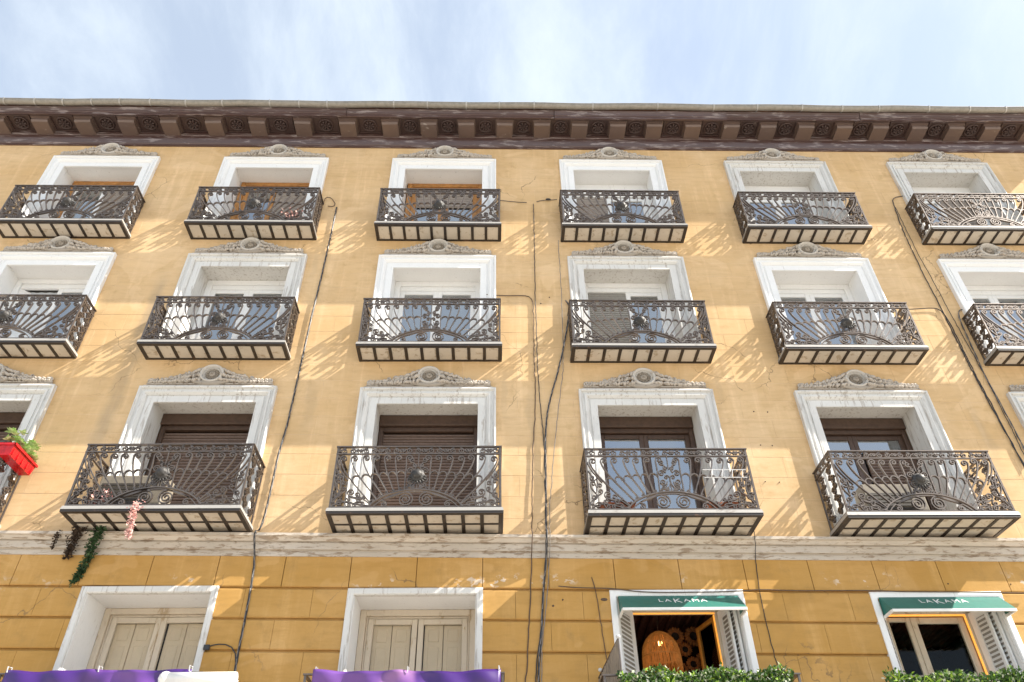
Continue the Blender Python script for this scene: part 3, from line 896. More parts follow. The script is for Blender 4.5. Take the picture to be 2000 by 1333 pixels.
            roller(win, 0.0, 0.70, 0.02, zt - 0.3, D + 0.085, 'slat')
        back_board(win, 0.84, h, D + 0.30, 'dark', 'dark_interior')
    return win
for r, c in upper: make_window(r, c)

# lower windows, left pair: cream casements with panelled inner shutters
def low_window(c, tilt):
    x = LOWC[c]; h = lift(x, 3.742) - 1.67
    D = 0.54
    win = reveal(0.80, h, D, 'white', lower=True).build('window', 'white', bld, loc=(x, 0, 1.67))
    fb = MB(); frame_box(fb, -0.798, 0.798, 0, h - 0.001, D, D + 0.09, 0.085, False)
    frame_box(fb, -0.712, 0.712, 0, h - 0.087, D + 0.03, D + 0.088, 0.03, False)
    fb.build('frame', 'cream', win)
    ht = h - 0.125
    for sg in (-1, 1):
        lf = MB()
        xa, xb = (-0.69, -0.014) if sg < 0 else (0.014, 0.69)
        frame_box(lf, xa, xb, 0.01, ht, D + 0.02, D + 0.065, 0.075)
        lo = lf.build('casement', 'cream', win)
        lo.rotation_euler = (0, rad(0.35 * tilt if sg < 0 else -0.35 * tilt), 0)
        pn = MB()
        ww = (xb - xa - 0.16) / 2
        for k in range(2):
            a = xa + 0.08 + k * (ww + 0.004)
            pn.cbox(a, a + ww - 0.004, D + 0.075, D + 0.10, 0.02, ht - 0.07, 0.005)
            for (q0, q1) in ((ht - 0.30, ht - 0.12), (0.08, ht - 0.36)):
                pn.cbox(a + 0.05, a + ww - 0.054, D + 0.067, D + 0.0755, q0, q1, 0.012)
            pn.build('shutter_panel', 'cream_panel', win); pn = MB()
        pane(win, xa + 0.07, xb - 0.07, D + 0.05, 0.08, ht - 0.07)
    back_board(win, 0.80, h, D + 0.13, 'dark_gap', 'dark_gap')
low_window(1, 1.3); low_window(2, 0.75)

# lower windows, right pair: the bar's windows with louvred shutters folded into the reveal
def bar_window(c, opened):
    x = LOWC[c]; h = lift(x, 3.742) - 1.67
    D = 0.46
    win = reveal(0.80, h, D, 'white', lower=True).build('window', 'white', bld, loc=(x, 0, 1.67))
    # slanting shutters leave a narrower clear opening
    for sg in (-1, 1):
        if sg < 0:
            sh = louvre_panel(win, -0.79, 0.03, -0.52, D - 0.01, h - 0.04)
        else:
            sh = louvre_panel(win, 0.785, 0.05, 0.735, D - 0.01, h - 0.04)
            sh = louvre_panel(win, 0.72, 0.12, 0.675, D - 0.005, h - 0.05)
    fb = MB()
    frame_box(fb, -0.58, 0.66, 0, h - 0.003, D, D + 0.09, 0.05, False)
    fb.box(-0.80, -0.581, D, D + 0.09, 0, h - 0.002); fb.box(0.661, 0.80, D, D + 0.09, 0, h - 0.002)
    fb.build('frame', 'cream', win)
    ld = MB()
    ld.box(-0.53, 0.61, D - 0.004, D + 0.02, h - 0.072, h - 0.0535); ld.box(0.592, 0.6095, D - 0.004, D + 0.02, 0, h - 0.0725)
    if opened: ld = MB(); ld.box(-0.53, 0.61, D - 0.004, D + 0.02, h - 0.066, h - 0.0535); ld.box(0.6, 0.6095, D + 0.03, D + 0.09, 0, h - 0.0725)
    ld.build('led_strip', 'led', win)
    return win, h, D
def louvre_panel(win, xa, ya, xb, yb, h):
    """louvred shutter standing from (xa, ya) at the front to (xb, yb) at the frame"""
    L = math.hypot(xb - xa, yb - ya); ang = math.atan2(yb - ya, xb - xa)
    b = MB()
    t = 0.03
    b.box(0, 0.045, 0, t, 0, h); b.box(L - 0.11, L, 0, t, 0, h)
    for zz in (0, h * 0.5 - 0.05, h - 0.10): b.box(0.0455, L - 0.1105, 0.001, t - 0.001, zz + 0.0005, zz + 0.10)
    s = b.build('louvred_shutter', 'white', win, loc=(xa, ya, 0))
    s.rotation_euler = (0, 0, ang)
    bb = MB(); bb.box(0.002, L - 0.002, 0.012, 0.016, 0.01, h - 0.01); bb.build('backing', 'louvre_back', win, loc=(xa, ya, 0)).rotation_euler = (0, 0, ang)
    lv = MB(); zz = 0.105
    while zz < h - 0.13:
        if not (h * 0.5 - 0.085 < zz < h * 0.5 + 0.05):
            for (y0, y1) in ((-0.004, 0.012), (t + 0.004, 0.016)):
                lv.add([(0.045, y0, zz), (L - 0.11, y0, zz), (L - 0.11, y1, zz + 0.036), (0.045, y1, zz + 0.036), (0.045, y0, zz + 0.008), (L - 0.11, y0, zz + 0.008)],
                       [(0, 1, 2, 3), (0, 4, 5, 1), (4, 3, 2, 5)])
        zz += 0.058
    o = lv.build('slat', 'white', win, loc=(xa, ya, 0)); o.rotation_euler = (0, 0, ang); o['kind'] = 'stuff'
    return s
w3, h3, D3 = bar_window(3, True)
w4, h4, D4 = bar_window(4, False)
# room behind the two bar windows
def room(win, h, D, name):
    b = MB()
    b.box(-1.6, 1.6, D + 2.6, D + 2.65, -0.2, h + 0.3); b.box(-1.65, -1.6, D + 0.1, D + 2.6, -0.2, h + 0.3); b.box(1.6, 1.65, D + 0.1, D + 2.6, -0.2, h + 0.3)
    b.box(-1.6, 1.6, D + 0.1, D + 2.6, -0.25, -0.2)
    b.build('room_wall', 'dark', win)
    c = MB(); c.box(-1.6, 1.6, D + 0.1, D + 2.6, h + 0.30, h + 0.34)
    for k in range(24): c.tube([(-1.6 + 0.14 * k, D + 0.12, h + 0.27), (-1.5 + 0.14 * k, D + 2.5, h + 0.27)], 0.035, 6)
    c.build('reed_ceiling', 'thatch', win)
room(w3, h3, D3, 'a'); room(w4, h4, D4, 'b')
# window 3: the right leaf opened into the room; window 4: both leaves shut
door_leaf(w3, 0.05, 0.60, 0.02, h3 - 0.07, D3 + 0.06, 'amber_wood', name='casement', hinge='r', ang=rad(76), sw=0.06, gl='clear')
door_leaf(w4, -0.53, -0.17, 0.02, h4 - 0.08, D4 + 0.03, 'cream', name='casement', sw=0.06, gl='clear')
door_leaf(w4, -0.165, 0.585, 0.02, h4 - 0.08, D4 + 0.03, 'cream', name='casement', sw=0.085, gl='clear')

# ------------------------------------------------------------------ balconies
W2 = 1.18
RX, RH, MH = 1.145, 0.945, 0.83     # half width of the railing, handrail and middle rail heights above the slab
fronts = {}
def fbar(u, v, t): return (u, t - 0.017, v)
BW = 0.0145
def bar_path(i):
    xt = -1.125 + 0.1535 * i
    cx, cy, r = xt + 0.080, MH - 0.062, 0.050
    sp_ = spiral(cx, cy, r, PI, 1.35, 1)
    xe = -0.60 + 0.072 * i
    ye = arch_y(xe) + 0.012
    p0 = sp_[-1]
    k = i / 6
    p3 = (xe, ye)
    d = (p3[0] - p0[0], p3[1] - p0[1])
    p1 = (p0[0] + 0.015 + 0.02 * (1 - k), p0[1] - 0.20)
    p2 = (p3[0] - d[0] * (0.42 - 0.12 * k), p3[1] - d[1] * 0.30 + 0.03 * (1 - k))
    return sp_, bez(p0, p1, p2, p3, 16)
def arch_y(x): 
    x = max(-0.62, min(0.62, x))
    return 0.025 + 0.255 * (1 - (x / 0.62) ** 2) ** 0.72
bar_mesh = []
for sg in (-1, 1):
    for i in range(7):
        sp_, bz = bar_path(i)
        b = MB()
        pts = sp_ + bz[1:]
        b.ribbon([(sg * -x if sg > 0 else x, y) for x, y in pts], BW, 0.034, fbar)
        bar_mesh.append(b.mesh('fan_bar', 'iron'))
scallops = []
for sg in (-1, 1):
    for i in range(6):
        A, B = bar_path(i)[1], bar_path(i + 1)[1]
        ka = 8 if i < 6 else 8
        a, bb = A[ka + 1], B[ka]
        mxx, myy = (a[0] + bb[0]) / 2, (a[1] + bb[1]) / 2
        dx, dy = bb[0] - a[0], bb[1] - a[1]
        nx, ny = -dy, dx
        pts = []
        for q in range(11):
            th = PI * q / 10
            pts.append((mxx - dx / 2 * math.cos(th) + nx * 0.62 * math.sin(th), myy - dy / 2 * math.cos(th) + ny * 0.62 * math.sin(th)))
        sb = MB(); sb.ribbon(pts if sg < 0 else mirror(pts), BW, 0.034, fbar); scallops.append(sb.mesh('scallop', 'iron'))
ab = MB()
xsA = [-0.64 + 1.28 * i / 40 for i in range(41)]
ab.ribbon([(x, arch_y(x)) for x in xsA], BW * 1.25, 0.038, lambda u, v, t: (u, t - 0.019, v))
ab.ribbon([(x * 0.93, arch_y(x) - 0.032) for x in xsA], BW * 0.9, 0.030, fbar)
for i in range(14):
    x = -0.58 + 1.16 * i / 13
    s_ = 1 if x < 0 else -1
    ab.ribbon(spiral(x, arch_y(x) + 0.028, 0.021, rad(200 if s_ > 0 else -20), 1.2, s_), 0.010, 0.030, fbar)
arch_m = ab.mesh('arch', 'iron')
spm = []
for sg in (-1, 1):
    b = MB()
    pts = scroll((0.143, 0.128, 0.112, 60, 2.4, -1), (0.43, 0.055, 0.044, 100, 1.4, -1), 0.5)
    b.ribbon(pts if sg > 0 else mirror(pts), BW, 0.034, fbar)
    spm.append(b.mesh('spiral', 'iron'))
corner_defs = [((-1.075, 0.49, 0.048, 0, 1.4, 1), (-0.985, 0.37, 0.036, 200, 1.3, 1)),
               ((-1.075, 0.40, 0.040, 180, 1.2, 1), (-1.075, 0.20, 0.044, 20, 1.3, 1)),
               ((-0.885, 0.235, 0.050, 200, 1.5, 1), (-0.765, 0.125, 0.040, 60, 1.3, -1)),
               ((-0.80, 0.20, 0.045, 250, 1.4, -1), (-0.93, 0.13, 0.040, 60, 1.3, 1)),
               ((-1.03, 0.075, 0.042, 90, 1.3, -1), (-0.90, 0.055, 0.036, 200, 1.2, -1)),
               ((-0.715, 0.055, 0.034, 90, 1.2, 1), (-0.82, 0.045, 0.030, 120, 1.1, -1)),
               ((-0.985, 0.285, 0.034, 300, 1.2, -1), (-1.10, 0.06, 0.028, 100, 1.0, 1)),
               ((-0.70, 0.16, 0.026, 240, 1.2, 1), (-0.62, 0.045, 0.020, 60, 1.0, 1))]
crm = []
for sg in (-1, 1):
    b = MB()
    for A, B in corner_defs:
        pts = scroll(A, B)
        b.ribbon(pts if sg < 0 else mirror(pts), 0.012, 0.034, fbar)
    for pts in (bez((-1.13, 0.74), (-1.10, 0.60), (-1.02, 0.52), (-0.95, 0.42), 10), bez((-1.13, 0.60), (-1.02, 0.42), (-1.0, 0.25), (-1.12, 0.08), 12), bez((-1.12, 0.03), (-0.95, 0.17), (-0.80, 0.03), (-0.63, 0.04), 14)):
        b.ribbon(pts if sg < 0 else mirror(pts), 0.012, 0.034, fbar)
    crm.append(b.mesh('corner_scrollwork', 'iron'))
def center_mesh(boss):
    b = MB()
    defs = [((0.085, 0.735, 0.042, 250, 1.3, -1), (0.040, 0.645, 0.030, 20, 1.2, 1)),
            ((0.105, 0.565, 0.050, 160, 1.5, 1), (0.050, 0.66, 0.030, 200, 1.1, -1)),
            ((0.100, 0.425, 0.052, 180, 1.6, -1), (0.055, 0.325, 0.036, 60, 1.3, 1)),
            ((0.045, 0.50, 0.030, 100, 1.1, 1), (0.10, 0.345, 0.026, 300, 1.1, -1))]
    for A, B in defs:
        pts = scroll(A, B)
        b.ribbon(pts, 0.012, 0.034, fbar); b.ribbon(mirror(pts), 0.012, 0.034, fbar)
    b.ribbon([(0.0, 0.27), (0.0, 0.40)], 0.012, 0.030, fbar); b.ribbon([(0.0, 0.62), (0.0, MH)], 0.012, 0.030, fbar)
    return b.mesh('centre_scrollwork', 'iron')
centre_m = center_mesh(False)
bo = MB()
bo.lathe((0, -0.012, 0.49), [(0.098, 0.0), (0.098, 0.014), (0.082, 0.03), (0.07, 0.03), (0.066, 0.055), (0.05, 0.078), (0.02, 0.092), (0.0, 0.094)], 24, lobes=8, lob=0.07)
bo.lathe((0, -0.004, 0.49), [(0.0, -0.01), (0.098, 0.0)], 24)
for k in range(9):
    a = PI + PI * k / 8
    bo.blob((0.10 * math.cos(a), -0.02, 0.47 + 0.085 * math.sin(a)), 0.034, 0.018, 0.016, a, 6, 4)
boss_m = bo.mesh('boss', 'iron_boss', True)
fz = MB()
for i in range(15):
    x = -1.145 + 0.1527 * (i + 0.5)
    s_ = 1 if i % 2 else -1
    c_ = (MH + RH) / 2
    pts = scroll((x - 0.024 * s_, c_ - 0.002, 0.046, 90, 1.4, s_), (x + 0.062 * s_, c_ + 0.008, 0.026, 260, 1.0, s_))
    fz.ribbon(pts, 0.011, 0.030, fbar)
frieze_m = fz.mesh('scroll_frieze', 'iron')
def side_mesh(D):
    """side panel: columns of S-scrolls; u runs from the wall (0) to the front (D)"""
    b = MB()
    f = lambda u, v, t: (t - 0.015, -u, v)
    k = D / 2
    rr = min(0.062, k * 0.36)
    for cidx in range(2):
        x = k * (cidx + 0.5)
        n = 5
        for i in range(n):
            yb = 0.06 + (MH - 0.06) * i / n; yt = yb + (MH - 0.06) / n
            s_ = 1 if (i + cidx) % 2 else -1
            pts = scroll((x - s_ * rr * 0.5, yb + 0.055, rr, 90 + 60 * s_, 1.5, s_), (x + s_ * rr * 0.55, yt - 0.03, rr * 0.85, 270 + 60 * s_, 1.4, s_), 0.5)
            b.ribbon(pts, 0.013, 0.030, f)
    nfr = max(2, round(D / 0.15))
    for i in range(nfr):
        x = D * (i + 0.5) / nfr
        s_ = 1 if i % 2 else -1
        pts = scroll((x - 0.024 * s_, (MH + RH) / 2, 0.034, 90, 1.3, s_), (x + 0.045 * s_, (MH + RH) / 2 + 0.006, 0.018, 260, 1.0, s_))
        b.ribbon(pts, 0.011, 0.02, f)
    return b.mesh('side_scrollwork', 'iron')
def rails(D):
    yf = -(D - 0.035)
    h = MB()
    h.box(-RX - 0.024, RX + 0.024, yf - 0.024, yf + 0.024, RH, RH + 0.016)
    h.box(-RX - 0.024, -RX + 0.024, yf + 0.0245, 0.0, RH + 0.0005, RH + 0.0155); h.box(RX - 0.024, RX + 0.024, yf + 0.0245, 0.0, RH + 0.0005, RH + 0.0155)
    m = MB()
    for (zz, t, w_) in ((MH, 0.016, 0.016), (0.012, 0.014, 0.014)):
        m.box(-RX - w_, RX + w_, yf - w_, yf + w_, zz, zz + t)
        for sx in (-RX, RX): m.box(sx - w_, sx + w_, yf + w_ + 0.0005, 0.0, zz + 0.0005, zz + t - 0.0005)
    p = []
    for sx in (-1, 1):
        q = MB(); q.box(sx * RX - 0.013, sx * RX + 0.013, yf - 0.013, yf + 0.013, 0.0, RH - 0.0005)
        p.append(q.mesh('post', 'iron'))
        q = MB(); q.box(sx * RX - 0.010, sx * RX + 0.010, -0.03, -0.008, 0.03, RH - 0.0005)
        p.append(q.mesh('post', 'iron'))
    return h.mesh('handrail', 'iron'), m.mesh('rail', 'iron'), p
def slab_meshes(D, tworow):
    s = MB(); s.box(-W2 + 0.061, W2 - 0.061, -D + 0.063, 0.0, -0.058, -0.002); s.box(-W2 + 0.02, W2 - 0.02, -D + 0.02, 0.0, -0.0535, -0.001)
    fr = MB()
    fr.box(-W2, W2, -D, -D + 0.062, -0.09, -0.0545); fr.box(-W2, -W2 + 0.06, -D + 0.0625, 0, -0.0895, -0.055); fr.box(W2 - 0.06, W2, -D + 0.0625, 0, -0.0895, -0.055)
    fr.box(-W2 + 0.0605, W2 - 0.0605, -0.045, -0.002, -0.089, -0.06)
    for k in range(1, 9):
        x = -W2 + 0.03 + (2 * W2 - 0.06) * k / 9
        fr.box(x - 0.025, x + 0.025, -D + 0.0625, -0.0455, -0.088, -0.0595)
    if tworow: fr.box(-W2 + 0.061, W2 - 0.061, -D * 0.49 - 0.021, -D * 0.49 + 0.021, -0.0865, -0.0605)
    lp = MB()
    lp.add([(-W2 - 0.006, -D - 0.006, -0.054), (W2 + 0.006, -D - 0.006, -0.054), (W2 - 0.004, -D + 0.010, 0.000), (-W2 + 0.004, -D + 0.010, 0.000), (-W2 + 0.02, -D + 0.0195, 0.002), (W2 - 0.02, -D + 0.0195, 0.002), (-W2 + 0.02, -D + 0.0195, -0.054), (W2 - 0.02, -D + 0.0195, -0.054)],
           [(0, 1, 2, 3), (3, 2, 5, 4), (0, 6, 7, 1), (4, 5, 7, 6)])
    for sg in (-1, 1):
        q = [(sg * (W2 + 0.006), -D - 0.006, -0.054), (sg * (W2 + 0.006), 0, -0.054), (sg * (W2 - 0.004), 0, 0.0), (sg * (W2 - 0.004), -D + 0.010, 0.0), (sg * (W2 - 0.0195), -D + 0.02, 0.002), (sg * (W2 - 0.0195), 0, 0.002), (sg * (W2 - 0.0195), -D + 0.02, -0.054), (sg * (W2 - 0.0195), 0, -0.054)]
        fsx = [(0, 1, 2, 3), (3, 2, 5, 4), (0, 6, 7, 1), (4, 5, 7, 6), (1, 7, 5, 2)]
        lp.add(q, fsx)
    tiles = []
    pitch_ = (2 * W2 - 0.06) / 9
    for k in range(9):
        x = -W2 + 0.03 + pitch_ * k
        for (ya, yb) in (((-D + 0.054, -0.028),) if not tworow else ((-D + 0.054, -D * 0.49), (-D * 0.49 + 0.001, -0.028))):
            t = MB(); t.box(x + 0.012, x + pitch_ - 0.012, ya, yb, -0.079, -0.059)
            tiles.append(t.mesh('soffit_tile', 'soffit'))
    return s.mesh('balcony', 'stone'), fr.mesh('slab_frame', 'iron_frame'), lp.mesh('slab_lip', 'lip'), tiles
KIT = {}
for D in (0.43, 0.68): KIT[D] = (rails(D), slab_meshes(D, D > 0.5), side_mesh(D - 0.035))
BOSS = {(1, 0), (1, 1), (1, 2), (1, 3), (2, 1), (2, 3), (2, 4), (3, 1), (3, 2), (3, 4), (2, 0)}
def balcony(r, c, x, z, D, boss):
    (hr, ml, posts), (slab, frame, lip, tiles), side = KIT[D]
    jr = random.Random(r * 10 + c)
    bal = put('balcony', slab, bld, (x, 0, z + 0.09), (rad(jr.uniform(-0.25, 0.25)), rad(jr.uniform(-0.2, 0.2)), 0))
    put('slab_frame', frame, bal); put('slab_lip', lip, bal)
    for t in tiles: put('soffit_tile', t, bal)
    put('handrail', hr, bal); put('rail', ml, bal)
    for p in posts: put('post', p, bal)
    yf = -(D - 0.035)
    for m_ in bar_mesh: put('fan_bar', m_, bal, (jr.gauss(0, 0.004), yf + jr.gauss(0, 0.003), 0), (rad(jr.gauss(0, 0.35)), rad(jr.gauss(0, 0.4)), 0))
    for m_ in scallops: put('scallop', m_, bal, (0, yf, 0))
    put('arch', arch_m, bal, (0, yf, 0))
    for m_ in spm: put('spiral', m_, bal, (0, yf, 0))
    for m_ in crm: put('corner_scrollwork', m_, bal, (0, yf, 0))
    put('centre_scrollwork', centre_m, bal, (0, yf, 0)); put('scroll_frieze', frieze_m, bal, (0, yf, 0))
    if boss: put('boss', boss_m, bal, (0, yf, 0))
    for sx in (-RX, RX): put('side_scrollwork', side, bal, (sx, 0, 0))
    return bal
BAL = {}
for r, c in upper:
    if (r, c) == (3, 5): continue
    BAL[(r, c)] = balcony(r, c, COLS[c], zr(r, c, 'z0'), ROWS[r]['d'], (r, c) in BOSS)
# first-floor balconies: only their rails show behind banners and hedges
for c, x in LOWC.items():
    (hr, ml, posts), (slab, frame, lip, tiles), side = KIT[0.68]
    zt = {1: 2.605, 2: 2.575, 3: 2.54, 4: 2.50}[c]
    bal = put('balcony', slab, bld, (x, 0, zt - RH - 0.016))
    put('slab_frame', frame, bal); put('slab_lip', lip, bal); put('handrail', hr, bal); put('rail', ml, bal)
    for p in posts: put('post', p, bal)

# ------------------------------------------------------------------ awnings
def awning(x0, x1, zt, zf, d, label, tx):
    t = thing('awning', label, 'awning', ((x0 + x1) / 2, 0, zf), 'green awnings over the bar windows')
    hw = (x1 - x0) / 2; H = zt - zf
    b = MB()
    b.add([(-hw, -0.03, H), (hw, -0.03, H), (hw, -d, 0.0), (-hw, -d, 0.0), (-hw, -0.03, H - 0.006), (hw, -0.03, H - 0.006), (hw, -d + 0.006, -0.006), (-hw, -d + 0.006, -0.006)],
          [(0, 3, 2, 1), (4, 5, 6, 7), (0, 1, 5, 4)])
    for sg in (-1, 1):
        b.add([(sg * hw, -0.03, H), (sg * hw, -d, 0), (sg * hw, -0.03, 0), (sg * (hw - 0.006), -0.03, H), (sg * (hw - 0.006), -d, 0), (sg * (hw - 0.006), -0.03, 0)], [(0, 1, 2), (5, 4, 3)])
    b.build('canopy', 'green', t)
    tr = MB()
    tr.box(-hw - 0.004, hw + 0.004, -d - 0.004, -d + 0.022, -0.034, -0.001)
    for sg in (-1, 1): tr.box(sg * hw - 0.012, sg * hw + 0.012, -d + 0.0225, -0.03, -0.0335, -0.0015)
    tr.build('frame', 'white_trim', t)
    # lettering lies on the sloping cloth
    sl = math.atan2(H, d - 0.03)
    rot = (sl, 0, 0)
    L = math.hypot(H, d - 0.03)
    def text(s, x, v, size, name):
        cu = bpy.data.curves.new('lettering', 'FONT'); cu.body = s; cu.size = size; cu.extrude = 0.0006; cu.align_x = 'LEFT'
        ob = bpy.data.objects.new('tmp', cu); col.objects.link(ob)
        bpy.context.view_layer.update()
        me = bpy.data.meshes.new_from_object(ob.evaluated_get(bpy.context.evaluated_depsgraph_get()))
        me.materials.clear(); me.materials.append(M['letter'])
        wdt = max(q.co.x for q in me.vertices)
        bpy.data.objects.remove(ob)
        o = put('lettering', me, t, (x, -d + math.cos(sl) * v, math.sin(sl) * v + 0.003), rot)
        return wdt
    xx = tx
    for ch, sz in (('L', 0.13), ('A', 0.13), ('K', 0.18), ('A', 0.13), ('M', 0.13), ('A', 0.13)):
        xx += text(ch, xx, 0.17 if sz < 0.15 else 0.145, sz, 'lettering') + 0.022
    return t
awning(9.69, 11.285, 3.715, 3.438, 0.335, 'green awning over the open window with the straw lamp', -0.30)
awning(13.18, 14.80, 3.686, 3.410, 0.31, 'green awning over the closed window with the orange light strip', -0.34)

# ------------------------------------------------------------------ things in the bar
lx, ly, lz = 10.40, 1.05, 3.58
lamp = thing('pendant_lamp', 'lit dome shaped straw pendant lamp hanging inside the open window', 'lamp', (lx, ly, lz))
b = MB()
prof = [(0.02, 0.0), (0.07, -0.015), (0.13, -0.05), (0.19, -0.11), (0.235, -0.19), (0.255, -0.27), (0.265, -0.36)]
seg = 56
for j in range(seg):
    a = 2 * PI * j / seg + random.uniform(-0.03, 0.03)
    b.tube([(r * math.cos(a), r * math.sin(a), h) for r, h in prof], 0.0095, 4)
for (r, h) in ((0.13, -0.05), (0.235, -0.19), (0.266, -0.35)):
    b.tube([(r * math.cos(2 * PI * k / 32), r * math.sin(2 * PI * k / 32), h) for k in range(33)], 0.010, 5)
b.build('shade', 'straw', lamp)
fr_ = MB()
for j in range(90):
    a = 2 * PI * j / 90
    r = 0.268
    fr_.tube([(r * math.cos(a), r * math.sin(a), -0.36), (r * 1.02 * math.cos(a + random.uniform(-0.04, 0.04)), r * 1.02 * math.sin(a), -0.36 - random.uniform(0.13, 0.20))], 0.006, 3)
fr_.build('fringe', 'straw', lamp)
bb = MB(); bb.blob((0, 0, -0.15), 0.035, 0.035, 0.045, 0, 10, 6); bb.build('bulb', 'bulb', lamp)
cd = MB(); cd.tube([(0, 0, 0), (0, 0, 0.5)], 0.006, 5); cd.build('cord', 'cable_brown', lamp)
pl = bpy.data.lights.new('lamp_light', 'POINT'); pl.energy = 0.7; pl.color = (1.0, 0.45, 0.15); pl.shadow_soft_size = 0.05
plo = bpy.data.objects.new('lamp_light', pl); plo.parent = lamp; plo.location = (0, 0, -0.24); col.objects.link(plo)

wv = thing('woven_wall_ornament', 'cluster of round woven rattan flowers on the wall behind the straw lamp', 'wall ornament', (10.9, 1.5, 3.6))
spots = [(-0.16, 0.06, 0.135), (0.12, 0.06, 0.145), (-0.04, -0.13, 0.105), (0.28, -0.12, 0.105), (0.42, -0.24, 0.115), (0.20, -0.29, 0.12), (0.46, -0.42, 0.10), (0.05, -0.34, 0.11), (0.28, -0.50, 0.10), (0.12, -0.55, 0.09), (-0.12, -0.40, 0.08)]
for (px, pz, r) in spots:
    q = MB()
    for k in range(18):
        a = 2 * PI * k / 18
        q.blob((px + r * 0.72 * math.cos(a), -0.02 * (k % 2), pz + r * 0.72 * math.sin(a)), r * 0.32, 0.035, r * 0.16, a, 6, 4)
    q.lathe((px, 0.0, pz), [(r * 0.62, 0.02), (r * 0.50, 0.03), (r * 0.44, 0.01)], 18)
    q.lathe((px, 0.0, pz), [(r * 0.45, 0.004), (0.0, -0.02)], 14, mi=1)
    q.build('rattan_flower', ['rattan', 'dark'], wv)

# ------------------------------------------------------------------ greenery
def leaf(b, p, L, W, dirv, up, mi=0, fold=0.25):
    d = dirv.normalized(); s = d.cross(up)
    if s.length < 1e-3: s = d.cross(Vector((1, 0, 0)))
    s.normalize(); n = s.cross(d)
    p = Vector(p)
    a, c1, c2, e = p, p + d * L * 0.5 + s * W * 0.5 + n * W * fold, p + d * L * 0.5 - s * W * 0.5 + n * W * fold, p + d * L
    m = p + d * L * 0.5
    b.add([a, c1, e, c2, m], [(0, 4, 1), (1, 4, 2), (2, 4, 3), (3, 4, 0)], mi)
rnd = random.Random(21)
def rv(): 
    return Vector((rnd.uniform(-1, 1), rnd.uniform(-1, 1), rnd.uniform(-1, 1)))
def hedge(x0, x1, zt, label):
    t = thing('hedge_screen', label, 'hedge', ((x0 + x1) / 2, -0.70, zt - 0.55), 'leafy hedge screens on the first floor railings')
    b = MB(); hw = (x1 - x0) / 2
    for _ in range(5200):
        x = rnd.uniform(-hw, hw); zz = 0.55 + 0.02 - abs(rnd.gauss(0, 0.18)) + 0.035 * math.sin(x * 9) + rnd.gauss(0, 0.018)
        if zz < -0.1: continue
        y = rnd.uniform(-0.09, 0.07)
        mi = 0 if rnd.random() < 0.66 else (1 if rnd.random() < 0.62 else 2)
        d = Vector((rnd.uniform(-1, 1), rnd.uniform(-1.2, 0.4), rnd.uniform(-0.5, 1)))
        leaf(b, (x, y, zz), rnd.uniform(0.035, 0.065), rnd.uniform(0.022, 0.036), d, rv(), mi)
    for _ in range(9):
        x = rnd.uniform(-hw, hw); zz = rnd.uniform(0.25, 0.5)
        for q in range(14):
            a = rnd.uniform(0, 2 * PI)
            leaf(b, (x, -0.09, zz), rnd.uniform(0.09, 0.15), 0.018, Vector((math.cos(a), -0.5, math.sin(a) + 0.2)), rv(), 2)
    o = b.build('foliage', ['leaf', 'leaf_white', 'leaf_lime'], t)
    o['kind'] = 'stuff'
    bk_ = MB(); bk_.box(-hw, hw, 0.02, 0.03, -0.1, 0.50); bk_.build('mesh_backing', 'ivy', t)
hedge(9.50, 11.50, 2.52, 'leafy green hedge screen in front of the open window with the lamp')
hedge(12.62, 15.2, 2.465, 'leafy green hedge screen below the closed window with the orange light')

sc_ = thing('privacy_screen', 'grey brown slatted privacy screen on the side of the hedge balcony', 'screen', (9.34, -0.04, 1.6))
sc_.rotation_euler = (0, 0, rad(16.5))
for k in range(13):
    y0 = -0.01 - k * 0.051
    q = MB(); q.box(-0.006 + random.uniform(-0.003, 0.003), 0.008, y0 - 0.048, y0, 0.0, 1.05 + 0.275 * (k / 12) + random.uniform(-0.008, 0.008))
    q.build('slat', 'bamboo', sc_)
q = MB(); q.tube([(0.0, -0.01, 1.065), (0.0, -0.675, 1.345)], 0.011, 6); q.tube([(0.0, -0.675, 0.0), (0.0, -0.675, 1.35)], 0.011, 6)
q.build('rail', 'iron', sc_)
q = MB(); q.blob((0.0, -0.675, 1.36), 0.03, 0.03, 0.026, 0, 8, 5); q.build('knob', 'steel', sc_, True)
q = MB(); q.blob((-0.02, -0.12, 1.13), 0.028, 0.028, 0.024, 0, 8, 5); q.build('knob', 'steel', sc_, True)

# red trough with a succulent, hung outside the far left rail
fx_, fy_, fz_ = 1.25, -0.42, 5.47
tr = thing('flower_trough', 'red plastic flower trough hung on the balcony rail at the left edge', 'planter', (fx_, fy_, fz_))
b = MB()
def trough(b, L, wt, wb, h, mi=0):
    b.add([(-wb, -L / 2 + 0.02, 0), (wb, -L / 2 + 0.02, 0), (wb, L / 2 - 0.02, 0), (-wb, L / 2 - 0.02, 0), (-wt, -L / 2, h), (wt, -L / 2, h), (wt, L / 2, h), (-wt, L / 2, h),
           (-wt + 0.008, -L / 2 + 0.008, h), (wt - 0.008, -L / 2 + 0.008, h), (wt - 0.008, L / 2 - 0.008, h), (-wt + 0.008, L / 2 - 0.008, h),
           (-wt + 0.012, -L / 2 + 0.012, h - 0.03), (wt - 0.012, -L / 2 + 0.012, h - 0.03), (wt - 0.012, L / 2 - 0.012, h - 0.03), (-wt + 0.012, L / 2 - 0.012, h - 0.03)],
          [(0, 3, 2, 1), (0, 1, 5, 4), (1, 2, 6, 5), (2, 3, 7, 6), (3, 0, 4, 7), (4, 5, 9, 8), (5, 6, 10, 9), (6, 7, 11, 10), (7, 4, 8, 11), (8, 9, 13, 12), (9, 10, 14, 13), (10, 11, 15, 14), (11, 8, 12, 15), (12, 13, 14, 15)], mi)
trough(b, 0.62, 0.105, 0.075, 0.17)
